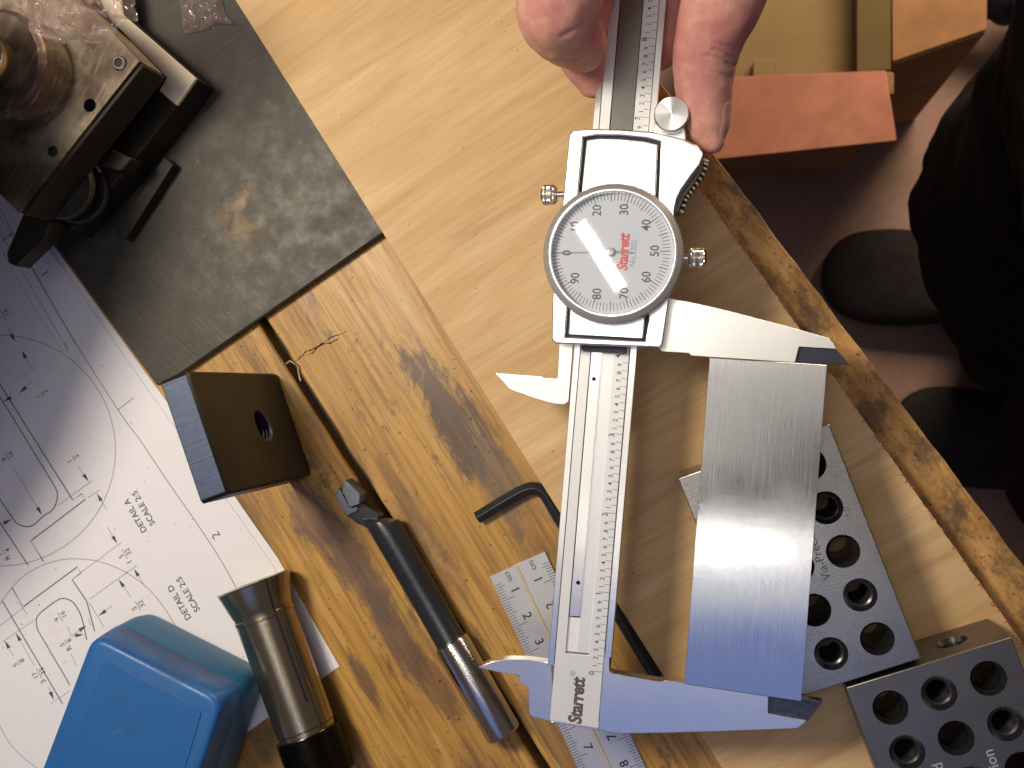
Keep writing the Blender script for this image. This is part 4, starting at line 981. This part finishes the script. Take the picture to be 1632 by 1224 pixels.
me.polygons.foreach_set('use_smooth', [True] * len(me.polygons)); me.materials.clear(); me.materials.append(M['skin'])
hand = thing('person', 'bare hand coming in at the top edge gripping the caliper beam with thumb and fingers', 'person', (0, 0, 0))
ho.data = me; ho.name = 'hand'; ho.parent = hand
from mathutils.bvhtree import BVHTree
bvh = BVHTree.FromPolygons([v.co for v in me.vertices], [tuple(p.vertices) for p in me.polygons])
# thumbnail, wrapped onto the side of the thumb facing right
mb = MB(); NU, NV = 12, 16; vs = []
for j in range(NV + 1):
    tv = j / NV; y = lerp(166, 226, tv); wdt = (1 - abs(2 * tv - 1) ** 3.5) ** .5
    cx_ = lerp(1124.5, 1132, tv); last = 7.0
    for i in range(NU + 1):
        u = i / NU * 2 - 1
        a = math.radians(22 + 34 * u * wdt); d = Vector((math.cos(a), 0, math.sin(a)))
        o_ = U(cx_, y, 42.6); h = bvh.ray_cast((o_ + d * 13) * MM, -d, .0125)
        if h[0]: last = (h[0] / MM - o_).dot(d)
        vs.append(o_ + d * (last + .42 * (1 - abs(u) ** 4) * (1 - abs(2 * tv - 1) ** 6) - .12))
fs = [(j * (NU + 1) + i, j * (NU + 1) + i + 1, (j + 1) * (NU + 1) + i + 1, (j + 1) * (NU + 1) + i) for j in range(NV) for i in range(NU)]
mb.add(vs, fs); mb.build('fingernail', M['nail'], hand, smooth=60, recalc=True)

# ------------------------------------------------------------------ things on the floor
def tube2(mb, pts, n=24, flat=1.0):
    P = [Vector((*U(x, y, z), r)) for x, y, z, r in pts]; Q = spline(P, 6); mb.sweep([Vector(q[:3]) for q in Q], [q[3] for q in Q], n, flat=flat)
pr = thing('person', 'standing person in black trousers and dark shoes beside the bench, seen from above', 'person', U(1560, 560, FZ))
mb = MB(); tube2(mb, [(2240, 20, -70, 125), (2080, 90, -140, 118), (1862, 205, -260, 104), (1716, 322, -380, 97), (1690, 425, -500, 88), (1668, 515, -700, 76), (1655, 545, -850, 70)])
tube2(mb, [(2240, 200, -70, 125), (2120, 420, -160, 112), (1960, 600, -300, 100), (1830, 700, -440, 92), (1762, 745, -650, 80), (1750, 760, -850, 72)])
mb.sphere(U(2260, 60, -70), 140, sc=(1, 1, .5))
o = mb.build('trousers', M['cloth'], pr, recalc=True, smooth=80)
rm = o.modifiers.new('remesh', 'REMESH'); rm.mode = 'VOXEL'; rm.voxel_size = .009; rm.use_smooth_shade = True
dp = bpy.data.textures.new('folds', 'CLOUDS'); dp.noise_scale = .08; md_ = o.modifiers.new('folds', 'DISPLACE'); md_.texture = dp; md_.strength = .032; md_.mid_level = .5
def shoe(px, py, ang, name='shoe'):
    c = U(px, py, FZ + 1); mb = MB(); vs = []; fs = []; n = 28
    prof = [(-150, 30, 62), (-140, 40, 72), (-90, 46, 80), (-30, 44, 74), (20, 48, 62), (70, 54, 52), (115, 50, 44), (140, 36, 36), (152, 14, 26)]
    ca, sa = math.cos(math.radians(ang)), math.sin(math.radians(ang)); rings = []
    P = spline([Vector(p) for p in prof], 4)
    for p in P:
        ring = []
        for i in range(n):
            ph = 2 * math.pi * i / n; yy = p.y * (abs(math.cos(ph)) ** .8) * (1 if math.cos(ph) > 0 else -1); zz_ = max(0, p.z * (.5 + .5 * math.sin(ph))) + 4
            ring.append(Vector((c.x + p.x * ca - yy * sa, c.y + p.x * sa + yy * ca, FZ + zz_)))
        rings.append(ring)
    loft(mb, rings); mb.build(name, M['shoe'], pr, recalc=True, smooth=70)
shoe(1530, 452, 176); shoe(1640, 715, 170)

cb = thing('cardboard_box', 'open cardboard box on the floor with an orange side flap, past the bench edge', 'cardboard box', U(1300, 100, FZ))
zt_ = -560
mb = MB(); mb.px([(1120, 124), (1412, 112), (1430, 224), (1120, 256)], zt_, zt_ - 5); mb.build('flap', M['card'], cb, 1)
a4 = [(1190, -160), (1366, -180), (1366, 118), (1120, 126), (1120, -140)]
mb = MB(); mb.px(a4, zt_ - 60, FZ + 3); mb.build('inner_panel', M['card2'], cb, 1)
mb = MB(); mb.px([(1366, -180), (1420, -185), (1420, 112), (1366, 116)], zt_ - 30, FZ + 3); mb.build('dark_panel', M['card4'], cb, 1)
mb = MB(); mb.px([(1200, 96), (1232, 94), (1232, 130), (1200, 132)], zt_ - 50, zt_ - 59); mb.build('folded_tab', M['card2'], cb, 1)
mb = MB(); mb.px([(1120, 126), (1366, 118), (1420, 114), (1425, 116), (1425, 150), (1120, 165)], zt_ - 6, FZ + 3); mb.build('side', M['card3'], cb, 1)
c2 = thing('cardboard_box', 'plain tan cardboard box on the floor behind the open one', 'cardboard box', U(1500, 30, FZ))
mb = MB(); mb.px([(1421, -150), (1575, -150), (1572, 52), (1422, 104)], -600, FZ + 2); mb.build('side', M['card3'], c2, 2)
mb = MB(); mb.px([(1421, -150), (1575, -150), (1573, 47), (1422, 99)], -597, -599.9); mb.build('lid', M['card3'], c2, 1)
mb = MB(); vs = []
c = U(1600, 5, -820)
for k in range(7): mb.sphere(c + Vector((random.uniform(-30, 45), random.uniform(-14, 40), random.uniform(-25, 25))), random.uniform(16, 26), 14, 9)
o = mb.build('glove', M['rag'], None, smooth=80)
rm = o.modifiers.new('remesh', 'REMESH'); rm.mode = 'VOXEL'; rm.voxel_size = .004; rm.use_smooth_shade = True
tag(o, 'dark blue crumpled work glove on the floor in the top right corner', 'glove')
